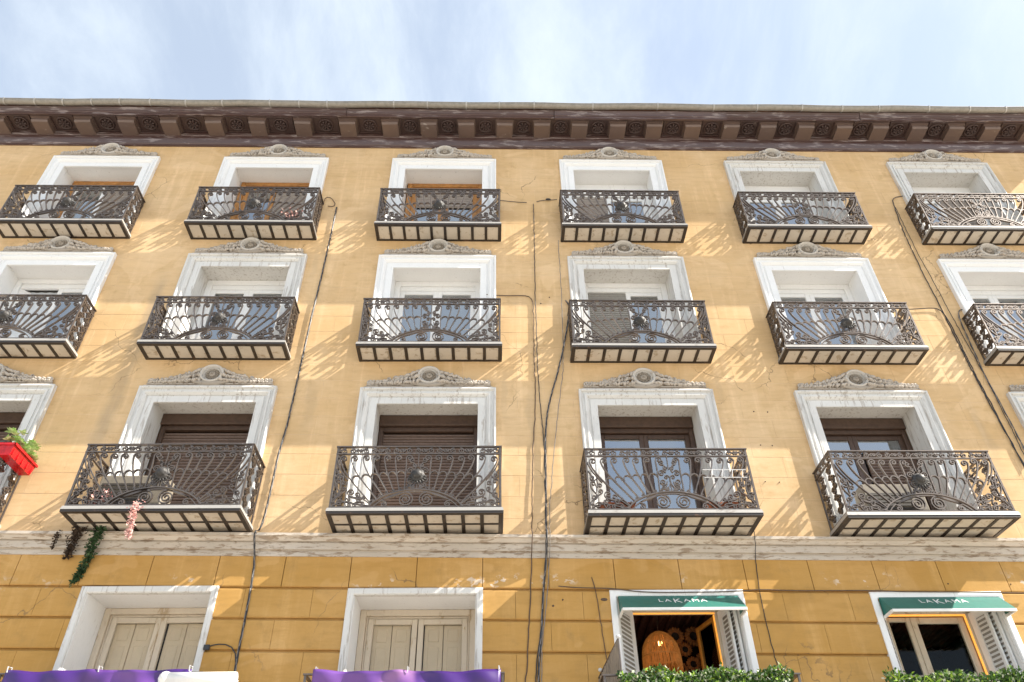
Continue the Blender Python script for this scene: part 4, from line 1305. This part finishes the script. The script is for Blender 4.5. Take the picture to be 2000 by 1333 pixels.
b.build('box', 'red', tr)
b = MB()
for (y0, y1, x0, x1) in ((-0.325, -0.3105, -0.12, 0.12), (0.3105, 0.325, -0.12, 0.12), (-0.325, 0.325, 0.1055, 0.122), (-0.325, 0.325, -0.122, -0.1055)): b.box(x0, x1, y0, y1, 0.145, 0.178)
for k in range(5): b.box(0.085, 0.100, -0.27 + k * 0.13, -0.25 + k * 0.13, 0.02, 0.14)
b.build('rim', 'red', tr)
b = MB(); b.tube([(-0.11, -0.12, 0.18), (-0.16, -0.12, 0.22), (-0.2, -0.12, 0.18), (-0.19, -0.12, 0.0)], 0.006, 5); b.tube([(-0.11, 0.14, 0.18), (-0.16, 0.14, 0.22), (-0.2, 0.14, 0.18), (-0.19, 0.14, 0.0)], 0.006, 5)
b.build('hook', 'iron', tr)
pt = thing('succulent_plant', 'pale green succulent growing in the red trough', 'plant', (fx_, fy_, fz_ + 0.14))
b = MB()
for _ in range(40):
    cx_, cyy, cz_ = rnd.uniform(-0.12, 0.12), rnd.uniform(-0.32, 0.30), rnd.uniform(0.05, 0.26)
    for q in range(13):
        a = q * 2.4; e_ = rnd.uniform(-0.1, 0.9)
        leaf(b, (cx_, cyy, cz_), rnd.uniform(0.05, 0.095), rnd.uniform(0.035, 0.055), Vector((math.cos(a), math.sin(a), e_)), Vector((0, 0, 1)), 0, 0.15)
b.build('leaves', 'succulent', pt)
b = MB()
for _ in range(16): b.tube([(rnd.uniform(-0.05, 0.05), rnd.uniform(-0.22, 0.22), -0.03), (rnd.uniform(-0.08, 0.08), rnd.uniform(-0.25, 0.25), 0.14)], 0.008, 5)
b.build('stem', 'stem', pt)

def hanging(name, label, path, width, n, mats, L=0.05, stem='stem', seed=1):
    r2 = random.Random(seed)
    t = thing(name, label, 'plant', path[0])
    o0 = Vector(path[0])
    b = MB()
    pts = [Vector(p) - o0 for p in path]
    for _ in range(n):
        k = r2.random() * (len(pts) - 1); i = int(k); p = pts[i].lerp(pts[i + 1], k - i)
        w_ = width * (1 - 0.55 * k / (len(pts) - 1))
        p = p + Vector((r2.gauss(0, w_ * 0.5), -abs(r2.gauss(0, w_ * 0.35)), r2.gauss(0, w_ * 0.3)))
        leaf(b, p, L * r2.uniform(0.6, 1.3), L * r2.uniform(0.4, 0.75), Vector((r2.uniform(-1, 1), r2.uniform(-1, 0.1), r2.uniform(-1.2, 0.4))), Vector((r2.uniform(-1, 1), -1, r2.uniform(-1, 1))))
    b.build('leaves', mats, t)
    s_ = MB()
    for q in range(4): s_.tube([p + Vector((r2.gauss(0, width * 0.2), -0.005, 0)) for p in pts], 0.004, 4)
    s_.build('stem', stem, t)
    return t
hanging('ivy_plant', 'dark green ivy trailing over the stone ledge below the left balcony', [(2.66, -0.16, 4.66), (2.64, -0.17, 4.50), (2.60, -0.13, 4.35), (2.57, -0.06, 4.22), (2.52, -0.04, 4.05), (2.47, -0.03, 3.92)], 0.085, 640, 'ivy', 0.05, 'dry', 3)
hanging('pink_succulent', 'pink trailing plant hanging over the edge of the left balcony slab', [(3.30, -0.70, 4.74), (3.31, -0.72, 4.62), (3.32, -0.72, 4.48), (3.33, -0.72, 4.34), (3.35, -0.72, 4.22)], 0.075, 260, 'pink', 0.036, 'pink', 4)
hanging('dry_weed', 'small dried brown weed on the stone ledge at the far left', [(2.10, -0.15, 4.58), (2.09, -0.16, 4.50), (2.05, -0.10, 4.36)], 0.05, 110, 'dry', 0.035, 'dry', 5)
hanging('dry_creeper', 'dark brown withered creeper on the ledge just left of the ivy', [(2.38, -0.16, 4.63), (2.36, -0.17, 4.52), (2.32, -0.12, 4.38), (2.27, -0.06, 4.25)], 0.10, 420, 'dry', 0.045, 'dry', 6)
hanging('pink_shrub', 'pinkish potted plant behind the second top floor railing', [(4.22, -0.30, 10.95), (4.24, -0.31, 10.85), (4.20, -0.31, 10.75), (4.22, -0.31, 10.68)], 0.20, 220, 'pink', 0.05, 'stem', 8)
hanging('pale_plant', 'pale pink plant standing on the left end of the third floor left balcony', [(2.75, -0.56, 4.95), (2.70, -0.56, 4.85), (2.65, -0.57, 4.76)], 0.16, 150, 'pink', 0.045, 'stem', 9)

# ------------------------------------------------------------------ things on the balconies
def ac_unit(x, z, w_, h, label):
    t = thing('ac_unit', label, 'air conditioner', (x, -0.26, z), 'air conditioning units on the lower balconies')
    b = MB(); b.cbox(-w_ / 2, w_ / 2, -0.15, 0.15, 0.04, h, 0.015); b.build('casing', 'ac', t)
    b = MB()
    for k in range(int((h - 0.2) / 0.055)): b.box(-w_ / 2 + 0.05, w_ / 2 - 0.2, -0.165, -0.1505, 0.10 + k * 0.055, 0.136 + k * 0.055)
    b.build('grille', 'grille', t)
    for sx in (-1, 1):
        q = MB(); q.box(sx * w_ * 0.35 - 0.03, sx * w_ * 0.35 + 0.03, -0.14, 0.14, 0.0, 0.039); q.build('foot', 'grille', t)
z31 = zr(3, 1, 'z0') + 0.09; z34 = zr(3, 4, 'z0') + 0.09; z33 = zr(3, 3, 'z0') + 0.09
ac_unit(2.99, z31, 0.92, 0.60, 'beige air conditioner behind the railing above the ivy')
ac_unit(13.70, z34, 0.86, 0.56, 'beige air conditioner behind the railing at the lower right')
def pot(x, y, z, L, label):
    t = thing('terracotta_trough', label, 'planter', (x, y, z), 'terracotta troughs on the balcony with the curtains')
    b = MB(); trough(b, L, 0.085, 0.065, 0.15); o = b.build('box', 'terracotta', t); o.rotation_euler = (0, 0, rad(90))
    q = MB(); q.box(-L / 2 - 0.008, L / 2 + 0.008, -0.092, -0.0855, 0.125, 0.152); q.build('rim', 'terracotta', t)
pot(9.72, -0.50, z33, 0.50, 'terracotta trough at the left end of the balcony with the curtained door')
pot(11.18, -0.50, z33, 0.46, 'terracotta trough at the right end of the balcony with the curtained door')
def rack(x, y, z, label, seed, w_=0.42):
    t = thing('drying_rack', label, 'drying rack', (x, y, z))
    for zz in (0.0, 0.12):
        b = MB(); b.tube([(-w_, 0, zz), (w_, 0, zz)], 0.007, 6)
        b.build('bar', 'steel', t)
    for k in range(4):
        q = MB(); q.tube([(-w_ + 0.1 + k * 0.2 * w_ / 0.42, -0.01, 0.0), (-w_ + 0.13 + k * 0.2 * w_ / 0.42, -0.01, 0.12)], 0.005, 5)
        q.build('strut', 'steel', t)
rack(11.25, -0.70, z33 + 0.47, 'white folding drying rack clipped to the right end of the curtained balcony', 1, 0.30)
rack(7.78, -0.30, zr(2, 2, 'z0') + 0.33, 'white folding rack behind the railing of the middle second floor balcony', 2, 0.28)
tw = thing('striped_cloth', 'cream and brown striped cloth behind the railing beside the cable bundle', 'cloth', (9.85, -0.28, zr(2, 3, 'z0') + 0.09))
for k in range(7):
    q = MB(); q.add([(-0.10 + 0.01 * math.sin(k), 0.02 * math.sin(k), 0.03 * k), (0.12, 0.02, 0.03 * k - 0.02), (0.12, 0.02, 0.03 * k + 0.010), (-0.10 + 0.01 * math.sin(k + 1), 0.02 * math.sin(k + 1), 0.03 * k + 0.03),
                     (-0.10 + 0.01 * math.sin(k), 0.03 + 0.02 * math.sin(k), 0.03 * k), (0.12, 0.05, 0.03 * k - 0.02), (0.12, 0.05, 0.03 * k + 0.010), (-0.10, 0.05, 0.03 * k + 0.03)],
                    [(0, 1, 2, 3), (7, 6, 5, 4), (0, 4, 5, 1), (1, 5, 6, 2), (2, 6, 7, 3), (3, 7, 4, 0)])
    q.build('stripe', 'towel_a' if k % 2 else 'towel_b', tw)

# ------------------------------------------------------------------ banners
def banner(x0, x1, zt, label, seed):
    r2 = random.Random(seed)
    t = thing('banner', label, 'banner', ((x0 + x1) / 2, -0.69, zt), 'purple banners hung from first floor railings')
    b = MB(); hw = (x1 - x0) / 2
    nx, nz_ = 60, 26
    ph = [r2.uniform(0, 6) for _ in range(6)]
    vs, fs = [], []
    for j in range(nz_ + 1):
        v = j / nz_
        for i in range(nx + 1):
            u = i / nx * 2 - 1
            y = 0.035 * math.sin(u * 7 + ph[0] + v * 4) * (0.3 + v) + 0.02 * math.sin(u * 15 + ph[1] - v * 9) + 0.018 * math.sin(u * 3 + v * 14 + ph[2])
            y += 0.06 * math.exp(-((u - 0.02) / 0.10) ** 2) * math.exp(-v * 6)
            zz = -v * 0.95 - 0.025 * abs(math.sin((u + 1) * PI)) * math.exp(-v * 5)
            vs.append((u * hw, y - 0.05, zz))
    for j in range(nz_):
        for i in range(nx):
            a = j * (nx + 1) + i
            fs.append((a, a + nx + 1, a + nx + 2, a + 1))
    b.add(vs, fs)
    o = b.build('cloth', 'banner', t, True)
    sm_ = o.modifiers.new('thickness', 'SOLIDIFY'); sm_.thickness = 0.002
    for px in (-0.98, 0.0, 0.98):
        q = MB(); q.tube([(px * hw, -0.03, -0.03), (px * hw, -0.045, 0.03), (px * hw + 0.006, 0.03, 0.035), (px * hw, 0.045, 0.0)], 0.007, 5); q.build('tie', 'steel', t)
banner(2.44, 4.55, 2.625, 'purple printed banner with a white roll beside it on the left balcony', 1)
banner(5.96, 8.12, 2.595, 'purple printed banner hanging below the middle cream shuttered window', 2)
rl = thing('rolled_sheet', 'white rolled vinyl sheet lying along the left banner railing', 'rolled sheet', (4.70, -0.76, 2.50))
b = MB()
pts = [(0.085 * (0.45 + 0.55 * k / 30) * math.cos(k * 0.42), 0.085 * (0.45 + 0.55 * k / 30) * math.sin(k * 0.42)) for k in range(31)]
vs, fs = [], []
for (yy, zz) in pts: vs += [(-0.40, yy, zz), (0.40, yy, zz)]
for k in range(30): fs.append((k * 2, k * 2 + 1, k * 2 + 3, k * 2 + 2))
b.add(vs, fs)
o = b.build('sheet', 'white_roll', rl, True); o.modifiers.new('thickness', 'SOLIDIFY').thickness = 0.003
q = MB(); q.blob((-0.40, 0, 0), 0.08, 0.084, 0.084, 0, 12, 8); q.build('end', 'white_roll', rl, True)

# ------------------------------------------------------------------ cables on the wall
def cable(label, pts, r, mat, twist=0, group=None, lay=0.0, cat='cable', name='cable'):
    P = []
    for (x, zz) in pts:
        d = (0.044 if zz < 4.3 else 0.012) + lay + r
        P.append(Vector((x, -d, zz)))
    # go out over the stone ledge where the run crosses it
    out = []
    for i, p in enumerate(P):
        out.append(p)
        if i + 1 < len(P):
            q = P[i + 1]
            for zz, dd in ((4.62, 0.02), (4.57, 0.195), (4.44, 0.195), (4.30, 0.11), (4.20, 0.05)):
                if p.z > zz > q.z:
                    k = (p.z - zz) / (p.z - q.z); m = p.lerp(q, k); m.y = -(dd + lay + r); out.append(m)
    for p in out:
        if 4.24 < p.z < 4.60 and p.y > -0.1: p.y = -(0.195 + lay + r)
    # densify
    den = []
    for i in range(len(out) - 1):
        n = max(1, int((out[i + 1] - out[i]).length / 0.07))
        for k in range(n): den.append(out[i].lerp(out[i + 1], k / n))
    den.append(out[-1])
    for _ in range(2): den = [den[0]] + [(den[i - 1] + den[i] * 2 + den[i + 1]) / 4 for i in range(1, len(den) - 1)] + [den[-1]]
    t = thing(name, label, cat, tuple(den[-1]), group)
    o0 = den[-1]
    if twist:
        acc = 0.0
        strands = [[] for _ in range(twist)]
        for i, p in enumerate(den):
            if i: acc += (den[i] - den[i - 1]).length
            for s_ in range(twist):
                a = acc * 14 + 2 * PI * s_ / twist
                strands[s_].append(p + Vector((math.cos(a) * r * 1.15, -abs(math.sin(a)) * r, 0)) - o0)
        for s_, ps in enumerate(strands):
            b = MB(); b.tube(ps, r, 5); b.build('strand', mat[s_ % len(mat)] if isinstance(mat, (list, tuple)) else mat, t)
    else:
        rr = random.Random(len(label))
        b = MB(); b.tube([p + Vector((rr.gauss(0, 0.004), 0, 0)) - o0 for p in den], r, 5)
        b.build('sheath', mat, t)
    return t
G = 'cables running down the facade'
cable('thick twisted cable running down between the two left window columns', [(4.92, 11.49), (4.92, 10.82), (4.9, 9.59), (4.87, 8.61), (4.86, 7.71), (4.85, 6.98), (4.84, 6.4), (4.8, 5.86), (4.8, 5.35), (4.79, 4.86), (4.76, 4.59), (4.8, 4.15), (4.82, 3.83), (4.83, 3.36), (4.83, 3.04), (4.85, 2.45)], 0.008, ['cable', 'cable_pale', 'cable'], 3, G)
cable('loop of thin cable beside the second top floor balcony', [(4.65, 11.57), (4.64, 11.68), (4.66, 11.84), (4.76, 11.81), (4.88, 11.62), (4.92, 11.49), (4.84, 11.50), (4.74, 11.53)], 0.007, 'cable_brown', 0, G)
cable('thin black cable falling straight down the middle of the facade', [(8.81, 11.63), (8.79, 10.43), (8.77, 9.36), (8.76, 8.39), (8.75, 7.5), (8.77, 6.69), (8.8, 6.13), (8.79, 5.42), (8.76, 4.58), (8.74, 4.15), (8.69, 3.74), (8.64, 3.2), (8.58, 2.89), (8.54, 2.45)], 0.0075, 'cable', 0, G, 0.004)
cable('thick black cable bundle descending from the balcony with the striped cloth', [(9.30, 9.02), (9.37, 8.95), (9.33, 8.6), (9.29, 8.39), (9.18, 7.83), (9.06, 7.35), (8.93, 6.89), (8.86, 6.55), (8.82, 6.13), (8.8, 5.42), (8.77, 4.58), (8.75, 4.15), (8.7, 3.81), (8.65, 3.2), (8.61, 2.89), (8.58, 2.45)], 0.0078, ['cable', 'cable', 'cable_pale'], 3, G, 0.012)
cable('dark conduit bending down from the middle second floor window frame', [(7.86, 9.17), (8.21, 9.14), (8.66, 9.15), (8.72, 9.07), (8.72, 8.62), (8.7, 7.72), (8.7, 6.89), (8.64, 6.13), (8.6, 5.42), (8.57, 4.58), (8.55, 4.15), (8.53, 3.74), (8.49, 3.27), (8.46, 2.89), (8.42, 2.45)], 0.008, 'cable_brown', 0, G)
cable('thin pale wire hanging to the right of the middle cable bundle', [(9.25, 10.57), (9.24, 9.88), (9.24, 9.36), (9.22, 8.63), (9.2, 7.94), (9.15, 7.3), (9.05, 6.69), (8.95, 5.94), (8.86, 5.25), (8.81, 4.58), (8.79, 4.15), (8.76, 3.81), (8.7, 3.4), (8.65, 3.01), (8.62, 2.45)], 0.006, 'cable_pale', 0, G, 0.02)
cable('short wire pinned beside the third top floor balcony', [(8.14, 11.74), (8.28, 11.72), (8.49, 11.69), (8.68, 11.68)], 0.006, 'cable', 0, G)
cable('short wire with a dark joint beside the fourth top floor balcony', [(8.88, 11.70), (8.92, 11.76), (9.02, 11.75), (9.16, 11.76), (9.29, 11.78)], 0.006, 'cable', 0, G)
b = MB(); b.blob((0, 0, 0), 0.055, 0.022, 0.022, 0, 8, 6)
jb = b.build('cable_joint', 'cable', None, True, (9.11, -0.04, 11.757)); tag(jb, 'small dark cable joint left of the fourth top floor balcony', 'cable joint')
cable('black cable starting at the last top floor balcony on the right', [(16.64, 11.99), (16.25, 11.94), (16.14, 11.89), (16.11, 11.6), (16.05, 11.07), (16.03, 10.49), (16.02, 9.86), (16.02, 9.34), (16.03, 8.9), (16.02, 8.48), (16.02, 7.9), (16.02, 7.36), (16.04, 6.8), (16.06, 6.26), (16.1, 5.67)], 0.009, 'cable', 0, G)
cable('thin wire running just right of the black cable on the right', [(16.12, 11.6), (16.11, 10.99), (16.1, 10.35), (16.12, 9.8), (16.13, 9.28), (16.14, 8.84), (16.16, 8.25), (16.18, 7.68), (16.19, 7.05), (16.18, 6.4), (16.17, 5.82)], 0.006, 'cable', 0, G, 0.01)
cable('cable crossing from the fifth second floor balcony and turning down', [(15.33, 8.84), (15.63, 8.86), (15.81, 8.88), (15.97, 8.88), (16.03, 8.75), (16.05, 8.42), (16.04, 7.85), (16.04, 7.31), (16.06, 6.75), (16.07, 6.2), (16.08, 5.62)], 0.009, 'cable', 0, G, 0.006)
cable('twisted black cable leaving the last second floor balcony on the right', [(16.61, 8.87), (16.45, 8.85), (16.31, 8.85), (16.26, 8.66), (16.24, 8.4), (16.22, 7.96), (16.19, 7.36), (16.21, 6.8), (16.22, 6.26), (16.22, 5.7)], 0.007, ['cable', 'cable_pale'], 2, G, 0.006)
cable('slack cable running level across the tops of the two awnings', [(8.9, 3.82), (9.1, 3.80), (9.38, 3.79), (9.58, 3.79), (9.75, 3.765), (9.99, 3.735), (10.33, 3.725), (11.02, 3.73), (11.3, 3.74), (11.58, 3.76), (12.13, 3.74), (13.03, 3.74), (13.52, 3.72), (14.49, 3.71), (15.2, 3.69)], 0.0075, 'cable_brown', 0, G, 0.03)
cable('thin dark wire slanting down between the two awnings', [(11.66, 4.60), (11.65, 4.43), (11.64, 4.2), (11.6, 3.79), (11.59, 3.38), (11.6, 3.06), (11.62, 2.6)], 0.0055, 'cable', 0, G)
cable('thin brown wire hanging left of the first awning', [(9.36, 3.95), (9.4, 3.77), (9.42, 3.46), (9.44, 3.13), (9.46, 2.88)], 0.0055, 'cable_brown', 0, G, 0.004)
cable('looped black cable joining the cream shuttered window to the thick cable', [(4.44, 3.07), (4.48, 3.1), (4.64, 3.11), (4.77, 3.09), (4.82, 3.01), (4.83, 2.88)], 0.008, 'cable', 0, G, 0.01)
b = MB(); b.box(-0.035, 0.035, -0.04, 0, -0.03, 0.03)
jb = b.build('junction_box', 'cable', None, False, (4.43, -0.05, 3.06)); tag(jb, 'small black junction box at the right edge of the left cream window', 'junction box')
